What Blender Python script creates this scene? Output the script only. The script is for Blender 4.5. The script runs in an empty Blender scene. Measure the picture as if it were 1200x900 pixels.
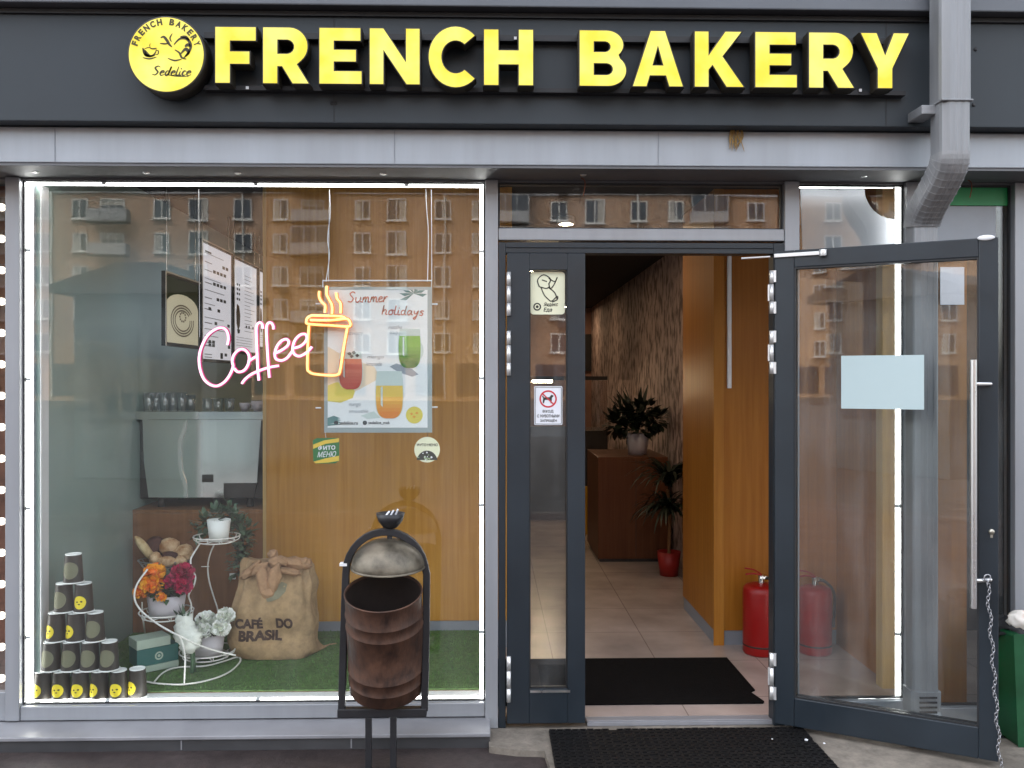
import bpy, math, random
from math import sin, cos, pi, radians
from mathutils import Vector, Matrix, noise

random.seed(7)
scn = bpy.context.scene
COL = scn.collection

# ------------------------------------------------------------------ camera model
FPX, D, ZC, HOR, TH = 1053.0, 4.3, 1.64, 445.0, radians(1.4)
CT, ST = cos(TH), sin(TH)
def ray(u, v):
    a = (u - 600) / FPX
    return a * CT + ST, CT - a * ST, -(v - HOR) / FPX
def P(u, v, Y):
    dx, dy, dz = ray(u, v); t = (Y + D) / dy
    return Vector((t * dx, Y, ZC + t * dz))
def G(u, v, z):
    dx, dy, dz = ray(u, v); t = (z - ZC) / dz
    return Vector((t * dx, t * dy - D, z))
def PXP(u, v, X):
    dx, dy, dz = ray(u, v); t = X / dx
    return Vector((X, t * dy - D, ZC + t * dz))
def XU(u, Y=0.0): return P(u, 445, Y).x
def ZV(v, Y=0.0, u=574): return P(u, v, Y).z
def px(Y): return (Y + D) / FPX

# ------------------------------------------------------------------ materials
def S(r, g, b):
    f = lambda c: (c / 255 / 12.92) if c / 255 <= .04045 else ((c / 255 + .055) / 1.055) ** 2.4
    return (f(r), f(g), f(b))
def mul(c, k): return tuple(min(1, x * k) for x in c)
def M(name, col, rough=.5, metal=0., var=0., scale=6., bump=0., bscale=None, stretch=(1, 1, 1), col2=None,
      emis=None, estr=0., spec=None, detail=6, sharp=None, coat=0, rvar=0.):
    m = bpy.data.materials.new(name); m.use_nodes = True
    nt = m.node_tree; N = nt.nodes; L = nt.links
    b = N['Principled BSDF']
    b.inputs['Base Color'].default_value = (*col, 1)
    b.inputs['Roughness'].default_value = rough
    b.inputs['Metallic'].default_value = metal
    if spec is not None: b.inputs['Specular IOR Level'].default_value = spec
    if coat: b.inputs['Coat Weight'].default_value = coat
    if var or bump or col2 or rvar:
        tc = N.new('ShaderNodeTexCoord'); mp = N.new('ShaderNodeMapping')
        mp.inputs['Scale'].default_value = stretch
        L.new(tc.outputs['Object'], mp.inputs['Vector'])
        n = N.new('ShaderNodeTexNoise'); n.inputs['Scale'].default_value = scale; n.inputs['Detail'].default_value = detail
        n.inputs['Roughness'].default_value = .62
        L.new(mp.outputs[0], n.inputs['Vector'])
        if var or col2:
            r = N.new('ShaderNodeValToRGB')
            lo, hi = sharp if sharp else (.3, .7)
            r.color_ramp.elements[0].position = lo; r.color_ramp.elements[1].position = hi
            r.color_ramp.elements[0].color = (*(mul(col, 1 - var)), 1)
            r.color_ramp.elements[1].color = (*(col2 if col2 else mul(col, 1 + var)), 1)
            L.new(n.outputs['Fac'], r.inputs[0]); L.new(r.outputs[0], b.inputs['Base Color'])
        if rvar:
            mr = N.new('ShaderNodeMapRange'); mr.inputs['From Min'].default_value = .3; mr.inputs['From Max'].default_value = .7
            mr.inputs['To Min'].default_value = max(.02, rough - rvar); mr.inputs['To Max'].default_value = min(1, rough + rvar)
            L.new(n.outputs['Fac'], mr.inputs['Value']); L.new(mr.outputs[0], b.inputs['Roughness'])
        if bump:
            n2 = N.new('ShaderNodeTexNoise'); n2.inputs['Scale'].default_value = bscale or scale * 4
            n2.inputs['Detail'].default_value = 4
            L.new(mp.outputs[0], n2.inputs['Vector'])
            bp = N.new('ShaderNodeBump'); bp.inputs['Strength'].default_value = bump; bp.inputs['Distance'].default_value = .01
            L.new(n2.outputs['Fac'], bp.inputs['Height']); L.new(bp.outputs[0], b.inputs['Normal'])
    if emis:
        b.inputs['Emission Color'].default_value = (*emis, 1); b.inputs['Emission Strength'].default_value = estr * EK
    return m
def glass(name, fac, tint=(1, 1, 1), rough=0.0, wob=0.0, dirt_haze=0.0):
    m = bpy.data.materials.new(name); m.use_nodes = True
    nt = m.node_tree; N = nt.nodes; L = nt.links; N.clear()
    out = N.new('ShaderNodeOutputMaterial'); mx = N.new('ShaderNodeMixShader')
    tr = N.new('ShaderNodeBsdfTransparent'); tr.inputs[0].default_value = (*tint, 1)
    gl = N.new('ShaderNodeBsdfGlossy'); gl.inputs['Roughness'].default_value = rough
    fr = N.new('ShaderNodeLayerWeight'); fr.inputs['Blend'].default_value = .5
    mr = N.new('ShaderNodeMapRange'); mr.inputs['To Min'].default_value = fac; mr.inputs['To Max'].default_value = .9
    pw = N.new('ShaderNodeMath'); pw.operation = 'POWER'; pw.inputs[1].default_value = 4
    L.new(fr.outputs['Facing'], pw.inputs[0]); L.new(pw.outputs[0], mr.inputs['Value'])
    L.new(mr.outputs[0], mx.inputs[0]); L.new(tr.outputs[0], mx.inputs[1]); L.new(gl.outputs[0], mx.inputs[2])
    last = mx
    if wob:
        tc = N.new('ShaderNodeTexCoord'); n = N.new('ShaderNodeTexNoise'); n.inputs['Scale'].default_value = 2.2; n.inputs['Detail'].default_value = 1
        L.new(tc.outputs['Object'], n.inputs['Vector'])
        bp = N.new('ShaderNodeBump'); bp.inputs['Strength'].default_value = wob; bp.inputs['Distance'].default_value = .01
        L.new(n.outputs['Fac'], bp.inputs['Height']); L.new(bp.outputs[0], gl.inputs['Normal'])
    if dirt_haze:
        df = N.new('ShaderNodeBsdfDiffuse'); df.inputs[0].default_value = (.6, .6, .6, 1)
        tc = N.new('ShaderNodeTexCoord'); mp = N.new('ShaderNodeMapping'); mp.inputs['Scale'].default_value = (3, 3, .6)
        n = N.new('ShaderNodeTexNoise'); n.inputs['Scale'].default_value = 3; n.inputs['Detail'].default_value = 8
        L.new(tc.outputs['Object'], mp.inputs[0]); L.new(mp.outputs[0], n.inputs['Vector'])
        m2 = N.new('ShaderNodeMapRange'); m2.inputs['From Min'].default_value = .45; m2.inputs['From Max'].default_value = .8
        m2.inputs['To Max'].default_value = dirt_haze
        L.new(n.outputs['Fac'], m2.inputs['Value'])
        mx2 = N.new('ShaderNodeMixShader'); L.new(m2.outputs[0], mx2.inputs[0]); L.new(mx.outputs[0], mx2.inputs[1]); L.new(df.outputs[0], mx2.inputs[2])
        last = mx2
    L.new(last.outputs[0], out.inputs['Surface'])
    return m
def wood(name, c1, c2, rough=.4):
    m = bpy.data.materials.new(name); m.use_nodes = True
    nt = m.node_tree; N = nt.nodes; L = nt.links; b = N['Principled BSDF']; b.inputs['Roughness'].default_value = rough; b.inputs['Specular IOR Level'].default_value = .22
    tc = N.new('ShaderNodeTexCoord'); mp = N.new('ShaderNodeMapping'); mp.inputs['Scale'].default_value = (14, 14, .55)
    L.new(tc.outputs['Object'], mp.inputs[0])
    n = N.new('ShaderNodeTexNoise'); n.inputs['Scale'].default_value = 2.4; n.inputs['Detail'].default_value = 9; n.inputs['Roughness'].default_value = .6
    n.inputs['Distortion'].default_value = .35
    L.new(mp.outputs[0], n.inputs['Vector'])
    r = N.new('ShaderNodeValToRGB'); r.color_ramp.elements[0].position = .28; r.color_ramp.elements[1].position = .75
    r.color_ramp.elements[0].color = (*c1, 1); r.color_ramp.elements[1].color = (*c2, 1)
    n3 = N.new('ShaderNodeTexNoise'); n3.inputs['Scale'].default_value = .9; n3.inputs['Detail'].default_value = 2
    L.new(tc.outputs['Object'], n3.inputs['Vector'])
    mx = N.new('ShaderNodeMix'); mx.data_type = 'RGBA'; mx.blend_type = 'MULTIPLY'; mx.inputs['Factor'].default_value = .5
    L.new(n.outputs['Fac'], r.inputs[0]); L.new(r.outputs[0], mx.inputs['A']); L.new(n3.outputs['Color'], mx.inputs['B'])
    hs = N.new('ShaderNodeMix'); hs.data_type = 'RGBA'; hs.inputs['Factor'].default_value = .6
    L.new(mx.outputs['Result'], hs.inputs['A']); L.new(r.outputs[0], hs.inputs['B'])
    L.new(hs.outputs['Result'], b.inputs['Base Color'])
    bp = N.new('ShaderNodeBump'); bp.inputs['Strength'].default_value = .06; bp.inputs['Distance'].default_value = .01
    L.new(n.outputs['Fac'], bp.inputs['Height']); L.new(bp.outputs[0], b.inputs['Normal'])
    return m

EXP = 2.6; EK = 2 ** -EXP
m_sign = M('sign_panel_grey', S(52, 58, 63), .48, 0, spec=.3, var=.12, scale=1.6, bump=.04, bscale=5, stretch=(1, 1, .5), rvar=.08)
m_black = M('black_gap', (.012, .012, .014), .6)
m_band = M('silver_cladding', S(158, 164, 171), .38, .15, var=.12, scale=2.2, bump=.03, bscale=4, stretch=(2.5, 1, .25), rvar=.08)
m_alu = M('grey_aluminium', S(150, 153, 158), .36, .25, var=.06, scale=5, stretch=(3, 3, .3), rvar=.06)
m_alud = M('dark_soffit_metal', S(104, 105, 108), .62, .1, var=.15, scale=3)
m_door = M('slate_door_paint', S(27, 36, 44), .4, 0, var=.22, scale=2.2, rvar=.07, bump=.015, bscale=14)
m_gasket = M('rubber_gasket', (.014, .015, .017), .5)
m_steel = M('brushed_steel', (.62, .62, .62), .28, 1., var=.12, scale=12, stretch=(1, 1, .1), rvar=.06)
m_hinge = M('satin_hinge_metal', (.74, .74, .74), .33, .6)
m_yel = None
def letter_mat():
    m = bpy.data.materials.new('yellow_lit_acrylic'); m.use_nodes = True
    nt = m.node_tree; N = nt.nodes; L = nt.links; b = N['Principled BSDF']
    b.inputs['Base Color'].default_value = (.2, .16, .01, 1); b.inputs['Roughness'].default_value = .3
    tc = N.new('ShaderNodeTexCoord'); n = N.new('ShaderNodeTexNoise'); n.inputs['Scale'].default_value = 6; n.inputs['Detail'].default_value = 3
    L.new(tc.outputs['Object'], n.inputs['Vector'])
    r = N.new('ShaderNodeValToRGB'); r.color_ramp.elements[0].position = .36; r.color_ramp.elements[1].position = .66
    r.color_ramp.elements[0].color = (1.0, .78, .010, 1); r.color_ramp.elements[1].color = (1.15, 1.06, .24, 1)
    L.new(n.outputs['Fac'], r.inputs[0]); L.new(r.outputs[0], b.inputs['Emission Color']); b.inputs['Emission Strength'].default_value = .86 * EK
    return m
m_yel = letter_mat()
m_lside = M('dark_letter_return', (.018, .014, .008), .55, var=.3, scale=8)
m_ink = M('dark_brown_ink', (.035, .028, .006), .6)
m_pipe = M('weathered_zinc', S(132, 134, 137), .42, .3, var=.16, scale=3.2, stretch=(5, 5, .45), bump=.05, bscale=9, rvar=.1)
m_pipebend = M('dirty_zinc_bend', S(138, 139, 141), .45, .2, var=.28, scale=7, bump=.06)
m_led = M('led_white', (.9, .9, .9), .4, emis=(1, .985, .96), estr=20)
m_white = M('white_plastic', S(225, 226, 228), .45, var=.03, scale=5)
m_paper = M('white_paper', S(226, 228, 234), .6, var=.03, scale=3)
m_bluepaper = M('pale_blue_paper', S(176, 194, 196), .5, var=.03, scale=2)
m_wood = wood('oak_panel', (.39, .175, .030), (.55, .28, .060))
m_wood2 = wood('warm_oak_panel', (.30, .10, .010), (.43, .165, .022), .42)
m_woodd = wood('brown_cabinet_wood', (.20, .088, .034), (.29, .14, .06), .5)
m_woodl = wood('pale_pine_post', (.45, .29, .11), (.58, .4, .17), .5)
m_greywall = M('grey_green_wall_paint', S(140, 160, 154), .35, var=.05, scale=1.5, rvar=.05)
m_skirt = M('grey_skirting', S(125, 128, 135), .5)
m_grass = M('artificial_turf', S(78, 104, 56), .9, var=.35, scale=40, bump=.6, bscale=160)
m_blade = M('turf_blade', S(82, 118, 58), .8, var=.4, scale=9)
m_tile = None
m_dark = M('dark_furniture', (.022, .017, .015), .5, var=.3, scale=4)
m_ceil = M('dark_ceiling_paint', (.012, .011, .011), .85)
m_tealpl = M('teal_board', S(28, 92, 88), .45, var=.1, scale=8)
m_tealw = M('pale_box_edge', S(170, 185, 170), .5, var=.08, scale=8)
m_burlap = None
m_red = M('red_enamel', S(146, 10, 8), .42, var=.12, scale=4)
m_rust = M('rusted_brown_steel', S(56, 37, 30), .62, .15, var=.5, scale=14, stretch=(1.2, 1.2, .6), col2=S(92, 62, 46), bump=.22, bscale=50, rvar=.18, sharp=(.32, .7), detail=10)
m_binframe = M('black_bin_frame', S(38, 38, 41), .42, .2, var=.3, scale=9, bump=.05)
m_lid = M('worn_grey_lid', S(76, 70, 60), .42, .5, var=.45, scale=11, col2=S(122, 114, 100), bump=.12, rvar=.15)
m_rubber = M('black_rubber', S(14, 13, 14), .66, spec=.25, var=.3, scale=10, bump=.3, bscale=60)
m_matin = M('black_carpet_mat', S(13, 12, 13), .95, spec=.1, var=.3, scale=30, bump=.5, bscale=200)
m_green = M('green_film', S(26, 146, 84), .4, var=.08, scale=3)
m_greenbin = M('green_bin_paint', S(16, 76, 44), .45, var=.35, scale=5, rvar=.1)
m_leaf = M('leaf_green', S(52, 84, 52), .5, var=.45, scale=9)
m_leafd = M('dark_leaf', S(22, 32, 19), .5, var=.5, scale=8)
m_leafg = M('grey_green_leaf', S(84, 108, 84), .55, var=.4, scale=9)
m_orange = M('orange_petal', (1., .40, .012), .6, var=.25, scale=20)
m_mag = M('magenta_petal', (.50, .015, .085), .6, var=.4, scale=30)
m_wpetal = M('white_petal', (.93, .94, .9), .65, var=.08, scale=20)
m_orange2 = M('deep_orange_petal', (.80, .20, .008), .6, var=.2, scale=20); m_mag2 = M('deep_magenta_petal', (.26, .008, .05), .6, var=.2, scale=20); m_wpetal2 = M('cream_petal', (.62, .66, .56), .65, var=.1, scale=20)
m_pot = M('lilac_white_pot', S(196, 190, 196), .5, var=.05, scale=8)
m_wire = M('white_wire', S(232, 230, 224), .35)
m_crust = M('bread_crust', S(204, 138, 78), .7, var=.35, scale=22, col2=S(246, 218, 176), bump=.3, bscale=40)
m_crustd = M('dark_rye_crust', S(74, 42, 32), .8, var=.4, scale=18, bump=.5, bscale=50)
m_baguette = M('baguette_crust', S(206, 160, 96), .7, var=.3, scale=16, col2=S(240, 218, 170), bump=.3, bscale=30)
m_cup = M('black_paper_cup', S(44, 39, 32), .45, var=.2, scale=10)
m_cupw = M('white_cup_base', S(235, 238, 235), .5)
m_emy = M('yellow_emblem', S(236, 214, 44), .5)
m_olive = M('olive_patch', S(112, 112, 88), .6, var=.04, scale=4)
m_neonp = M('pink_neon', (1, .6, .75), .4, emis=(1, .42, .66), estr=2.3)
m_neono = M('amber_neon', (1, .7, .3), .4, emis=(1, .52, .13), estr=2.0)
m_neonback_p = M('pink_neon_sleeve', S(190, 60, 110), .4, emis=(.8, .05, .25), estr=.35)
m_neonback_o = M('amber_neon_sleeve', S(220, 110, 40), .4, emis=(.9, .22, .03), estr=.4)
m_bulb = M('bulb_glow', (1, .95, .85), .4, emis=(1, .9, .74), estr=3.2)
m_brass = M('brass_socket', (.32, .18, .07), .4, .6)
m_clear = glass('clear_acrylic', .025, (.97, .98, .98))
m_pane = glass('shop_glass', .056, (.975, .99, .985), wob=.045, dirt_haze=.02, rough=.0145)
m_paned = glass('door_glass', .07, (.93, .95, .95), wob=.04, dirt_haze=.06, rough=.016)
m_tumb = glass('tumbler_glass', .2, (.92, .95, .94), dirt_haze=.4)  # pale haze painted in to lighten the clear tumblers

def tile_mat():
    m = bpy.data.materials.new('floor_tile'); m.use_nodes = True
    nt = m.node_tree; N = nt.nodes; L = nt.links; b = N['Principled BSDF']; b.inputs['Roughness'].default_value = .27
    tc = N.new('ShaderNodeTexCoord'); br = N.new('ShaderNodeTexBrick'); br.offset = 0
    br.inputs['Scale'].default_value = 1; br.inputs['Brick Width'].default_value = .6; br.inputs['Row Height'].default_value = .6
    br.inputs['Mortar Size'].default_value = .003
    br.inputs['Color1'].default_value = (*S(170, 154, 146), 1); br.inputs['Color2'].default_value = (*S(164, 148, 139), 1)
    br.inputs['Mortar'].default_value = (*S(128, 114, 106), 1)
    mp = N.new('ShaderNodeMapping'); mp.inputs['Location'].default_value = (.23, .28, 0)
    L.new(tc.outputs['Object'], mp.inputs[0]); L.new(mp.outputs[0], br.inputs['Vector'])
    n = N.new('ShaderNodeTexNoise'); n.inputs['Scale'].default_value = 3; n.inputs['Detail'].default_value = 8
    L.new(tc.outputs['Object'], n.inputs['Vector'])
    mx = N.new('ShaderNodeMix'); mx.data_type = 'RGBA'; mx.blend_type = 'OVERLAY'; mx.inputs['Factor'].default_value = .5
    L.new(br.outputs['Color'], mx.inputs['A']); L.new(n.outputs['Fac'], mx.inputs['B']); L.new(mx.outputs['Result'], b.inputs['Base Color'])
    return m
m_tile = tile_mat()
def burlap_mat():
    m = M('burlap', S(156, 130, 96), .95, var=.26, scale=22, bump=0.0)
    nt = m.node_tree; N = nt.nodes; L = nt.links; b = N['Principled BSDF']
    tc = N.new('ShaderNodeTexCoord')
    hs = []
    for ax in ((1, 0, 0), (0, 0, 1)):
        w = N.new('ShaderNodeTexWave'); w.inputs['Scale'].default_value = 55; w.bands_direction = 'X' if ax[0] else 'Z'
        w.inputs['Distortion'].default_value = 1.5
        L.new(tc.outputs['Object'], w.inputs['Vector']); hs.append(w)
    ad = N.new('ShaderNodeMath'); L.new(hs[0].outputs['Fac'], ad.inputs[0]); L.new(hs[1].outputs['Fac'], ad.inputs[1])
    bp = N.new('ShaderNodeBump'); bp.inputs['Strength'].default_value = .3; bp.inputs['Distance'].default_value = .004
    L.new(ad.outputs[0], bp.inputs['Height']); L.new(bp.outputs[0], b.inputs['Normal'])
    return m
m_burlap = burlap_mat()
def wallpaper_mat():
    m = bpy.data.materials.new('bark_wallpaper'); m.use_nodes = True
    nt = m.node_tree; N = nt.nodes; L = nt.links; b = N['Principled BSDF']; b.inputs['Roughness'].default_value = .8
    tc = N.new('ShaderNodeTexCoord'); mp = N.new('ShaderNodeMapping'); mp.inputs['Scale'].default_value = (1, 4.2, 2.4)
    L.new(tc.outputs['Object'], mp.inputs[0])
    n = N.new('ShaderNodeTexNoise'); n.inputs['Scale'].default_value = 3.2; n.inputs['Detail'].default_value = 5
    L.new(mp.outputs[0], n.inputs['Vector'])
    r = N.new('ShaderNodeValToRGB'); r.color_ramp.elements[0].position = .38; r.color_ramp.elements[1].position = .56
    r.color_ramp.elements[0].color = (.13, .08, .07, 1); r.color_ramp.elements[1].color = (.50, .36, .32, 1)
    L.new(n.outputs['Fac'], r.inputs[0]); L.new(r.outputs[0], b.inputs['Base Color'])
    bp = N.new('ShaderNodeBump'); bp.inputs['Strength'].default_value = .5; L.new(n.outputs['Fac'], bp.inputs['Height']); L.new(bp.outputs[0], b.inputs['Normal'])
    return m
m_wallp = wallpaper_mat()
def brick_mat(name, c1, c2, mort):
    m = bpy.data.materials.new(name); m.use_nodes = True
    nt = m.node_tree; N = nt.nodes; L = nt.links; b = N['Principled BSDF']; b.inputs['Roughness'].default_value = .85
    tc = N.new('ShaderNodeTexCoord'); mp = N.new('ShaderNodeMapping'); mp.inputs['Rotation'].default_value = (radians(90), 0, 0)
    L.new(tc.outputs['Object'], mp.inputs[0])
    br = N.new('ShaderNodeTexBrick'); br.inputs['Scale'].default_value = 1; br.inputs['Brick Width'].default_value = .25; br.inputs['Row Height'].default_value = .075
    br.inputs['Mortar Size'].default_value = .008
    br.inputs['Color1'].default_value = (*c1, 1); br.inputs['Color2'].default_value = (*c2, 1); br.inputs['Mortar'].default_value = (*mort, 1)
    L.new(mp.outputs[0], br.inputs['Vector'])
    n = N.new('ShaderNodeTexNoise'); n.inputs['Scale'].default_value = .25; n.inputs['Detail'].default_value = 6
    L.new(tc.outputs['Object'], n.inputs['Vector'])
    mx = N.new('ShaderNodeMix'); mx.data_type = 'RGBA'; mx.blend_type = 'OVERLAY'; mx.inputs['Factor'].default_value = .5
    L.new(br.outputs['Color'], mx.inputs['A']); L.new(n.outputs['Fac'], mx.inputs['B']); L.new(mx.outputs['Result'], b.inputs['Base Color'])
    return m
m_brick = brick_mat('tan_brick', S(176, 138, 106), S(160, 122, 94), S(174, 162, 148))
def ground_mat(name, c, scale, rough, wet=0., cracks=False):
    m = bpy.data.materials.new(name); m.use_nodes = True
    nt = m.node_tree; N = nt.nodes; L = nt.links; b = N['Principled BSDF']
    tc = N.new('ShaderNodeTexCoord')
    n = N.new('ShaderNodeTexNoise'); n.inputs['Scale'].default_value = scale; n.inputs['Detail'].default_value = 10; n.inputs['Roughness'].default_value = .7
    n2 = N.new('ShaderNodeTexNoise'); n2.inputs['Scale'].default_value = 1.7; n2.inputs['Detail'].default_value = 5
    L.new(tc.outputs['Object'], n.inputs['Vector']); L.new(tc.outputs['Object'], n2.inputs['Vector'])
    r = N.new('ShaderNodeValToRGB'); r.color_ramp.elements[0].position = .3; r.color_ramp.elements[1].position = .72
    r.color_ramp.elements[0].color = (*mul(c, .6), 1); r.color_ramp.elements[1].color = (*mul(c, 1.4), 1)
    L.new(n.outputs['Fac'], r.inputs[0])
    r2 = N.new('ShaderNodeValToRGB'); r2.color_ramp.elements[0].position = .38; r2.color_ramp.elements[1].position = .6
    r2.color_ramp.elements[0].color = (.55, .55, .55, 1); r2.color_ramp.elements[1].color = (1, 1, 1, 1)
    L.new(n2.outputs['Fac'], r2.inputs[0])
    mx = N.new('ShaderNodeMix'); mx.data_type = 'RGBA'; mx.blend_type = 'MULTIPLY'; mx.inputs['Factor'].default_value = .8
    L.new(r.outputs[0], mx.inputs['A']); L.new(r2.outputs[0], mx.inputs['B']); L.new(mx.outputs['Result'], b.inputs['Base Color'])
    mr = N.new('ShaderNodeMapRange'); mr.inputs['From Min'].default_value = .38; mr.inputs['From Max'].default_value = .6
    mr.inputs['To Min'].default_value = rough - wet; mr.inputs['To Max'].default_value = rough
    L.new(n2.outputs['Fac'], mr.inputs['Value']); L.new(mr.outputs[0], b.inputs['Roughness'])
    bp = N.new('ShaderNodeBump'); bp.inputs['Strength'].default_value = .5; bp.inputs['Distance'].default_value = .01
    L.new(n.outputs['Fac'], bp.inputs['Height']); L.new(bp.outputs[0], b.inputs['Normal'])
    return m
m_pave = ground_mat('damp_asphalt', S(56, 47, 46), 26, .7, .3)
m_road = ground_mat('road_asphalt', (.036, .036, .037), 18, .9, .1)
m_conc = ground_mat('worn_concrete', S(124, 116, 106), 14, .85, .2)
m_kerb = ground_mat('kerb_stone', S(74, 70, 68), 12, .9, 0)
m_plinth = M('grey_plinth_metal', S(62, 62, 64), .45, .1, var=.25, scale=3, stretch=(1, 1, 2), bump=.05, rvar=.1)
m_ledge = M('grey_ledge_metal', S(134, 134, 138), .42, .1, var=.2, scale=4, bump=.05, rvar=.1)

# ------------------------------------------------------------------ mesh builder
OFF = {}
class MB:
    def __init__(s): s.v = []; s.f = []; s.mi = []; s.sm = []
    def add(s, vs, fs, mi=0, smooth=False):
        o = len(s.v); s.v += [tuple(x) for x in vs]
        for f in fs: s.f.append([i + o for i in f]); s.mi.append(mi); s.sm.append(smooth)
        return s
    def box(s, x0, x1, y0, y1, z0, z1, mi=0):
        if x0 > x1: x0, x1 = x1, x0
        if y0 > y1: y0, y1 = y1, y0
        if z0 > z1: z0, z1 = z1, z0
        vs = [(x, y, z) for z in (z0, z1) for y in (y0, y1) for x in (x0, x1)]
        return s.add(vs, [(0, 2, 3, 1), (4, 5, 7, 6), (0, 1, 5, 4), (2, 6, 7, 3), (0, 4, 6, 2), (1, 3, 7, 5)], mi)
    def tube(s, pts, r, n=8, closed=False, mi=0, smooth=True, caps=True, sq=None):
        pts = [Vector(p) for p in pts]; m = len(pts)
        rs = r if isinstance(r, (list, tuple)) else [r] * m
        T = []
        for i in range(m):
            a = pts[(i - 1) % m] if (closed or i > 0) else pts[i]
            b = pts[(i + 1) % m] if (closed or i < m - 1) else pts[i]
            d = (b - a); T.append(d.normalized() if d.length > 1e-9 else Vector((0, 0, 1)))
        up = Vector((0, 0, 1)) if abs(T[0].z) < .9 else Vector((0, 1, 0))
        nrm = (up - T[0] * up.dot(T[0])).normalized()
        o = []
        for i in range(m):
            nrm = (nrm - T[i] * nrm.dot(T[i]))
            nrm = nrm.normalized() if nrm.length > 1e-6 else T[i].orthogonal().normalized()
            bi = T[i].cross(nrm)
            for k in range(n):
                a = 2 * pi * (k + .5) / n
                o.append(pts[i] + (nrm * cos(a) + bi * sin(a)) * rs[i])
        fs = []
        for i in range(m if closed else m - 1):
            j = (i + 1) % m
            for k in range(n):
                l = (k + 1) % n
                fs.append((i * n + k, i * n + l, j * n + l, j * n + k))
        s.add(o, fs, mi, smooth)
        if caps and not closed:
            s.add([o[k] for k in range(n)], [tuple(reversed(range(n)))], mi)
            s.add([o[(m - 1) * n + k] for k in range(n)], [tuple(range(n))], mi)
        return s
    def lathe(s, prof, c=(0, 0, 0), n=24, mi=0, smooth=True, mat=None, squash=(1, 1)):
        o = []; c = Vector(c)
        for r, z in prof:
            for k in range(n):
                a = 2 * pi * k / n
                p = Vector((r * cos(a) * squash[0], r * sin(a) * squash[1], z))
                if mat is not None: p = mat @ p
                o.append(c + p)
        fs = []
        for i in range(len(prof) - 1):
            for k in range(n):
                l = (k + 1) % n
                fs.append((i * n + k, i * n + l, (i + 1) * n + l, (i + 1) * n + k))
        return s.add(o, fs, mi, smooth)
    def prism(s, pts, off, mi=0, mis=None):
        n = len(pts); a = [Vector(p) for p in pts]; off = Vector(off); b = [p + off for p in a]
        fs = [tuple(range(n)), tuple(reversed(range(n, 2 * n)))]
        s.add(a + b, fs, mi)
        s.add(a + b, [(i, i + n, (i + 1) % n + n, (i + 1) % n) for i in range(n)], mi if mis is None else mis)
        return s
    def poly(s, pts, mi=0): return s.add(pts, [tuple(range(len(pts)))], mi)
    def blob(s, c, rx, ry, rz, mi=0, n=14, amp=0., fr=4., mat=None, seed=0):
        m = n // 2 + 1; o = []; c = Vector(c)
        for i in range(m + 1):
            th = pi * i / m
            for k in range(n):
                a = 2 * pi * k / n
                d = Vector((sin(th) * cos(a), sin(th) * sin(a), cos(th)))
                q = 1 + amp * noise.noise(d * fr + Vector((seed * 3.1, seed, 0)))
                p = Vector((d.x * rx * q, d.y * ry * q, d.z * rz * q))
                if mat is not None: p = mat @ p
                o.append(c + p)
        fs = []
        for i in range(m):
            for k in range(n):
                l = (k + 1) % n
                fs.append((i * n + k, (i + 1) * n + k, (i + 1) * n + l, i * n + l))
        return s.add(o, fs, mi, True)
    def build(s, name, mats, parent=None, bevel=0., local=False, segs=2):
        me = bpy.data.meshes.new(name)
        off = Vector((0, 0, 0))
        if parent is not None: off = OFF.get(parent.name, off)
        vs = s.v if local else [(x - off.x, y - off.y, z - off.z) for x, y, z in s.v]
        me.from_pydata(vs, [], s.f)
        if not isinstance(mats, (list, tuple)): mats = [mats]
        for m in mats: me.materials.append(m)
        me.polygons.foreach_set('material_index', [min(i, len(mats) - 1) for i in s.mi])
        me.polygons.foreach_set('use_smooth', s.sm)
        me.validate(); me.update()
        o = bpy.data.objects.new(name, me); COL.objects.link(o)
        if parent is not None:
            o.parent = parent; OFF[o.name] = off
        else:
            OFF[o.name] = Vector((0, 0, 0))
        if bevel:
            b = o.modifiers.new('bevel', 'BEVEL'); b.width = bevel; b.segments = segs; b.limit_method = 'ANGLE'; b.angle_limit = radians(40)
            b.harden_normals = False
        return o
def split_build(mb, name, mats, parent, bevel=0., local=False):
    """every loose piece becomes a part of its own"""
    par = list(range(len(mb.v)))
    def fd(i):
        while par[i] != i: par[i] = par[par[i]]; i = par[i]
        return i
    for f in mb.f:
        for j in f[1:]: par[fd(f[0])] = fd(j)
    gr = {}
    for k, f in enumerate(mb.f): gr.setdefault(fd(f[0]), []).append(k)
    out = []
    for ks in gr.values():
        n = MB(); mp = {}
        for k in ks:
            ff = []
            for i in mb.f[k]:
                if i not in mp: mp[i] = len(n.v); n.v.append(mb.v[i])
                ff.append(mp[i])
            n.f.append(ff); n.mi.append(mb.mi[k]); n.sm.append(mb.sm[k])
        out.append(n.build(name, mats, parent, bevel, local))
    return out
def tag(o, label=None, cat=None, group=None, kind=None):
    if label: o['label'] = label
    if cat: o['category'] = cat
    if group: o['group'] = group
    if kind: o['kind'] = kind
    return o
def thing(name, loc, label, cat, group=None, rz=0.):
    o = bpy.data.objects.new(name, None); COL.objects.link(o)
    o.location = loc; o.rotation_euler = (0, 0, rz); o.empty_display_size = .1
    OFF[o.name] = Vector(loc)
    return tag(o, label, cat, group)
def copy_tree(o, parent=None):
    c = o.copy(); COL.objects.link(c); c.parent = parent
    for ch in list(o.children): copy_tree(ch, c)
    return c
def struct(o): o['kind'] = 'structure'; return o
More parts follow.
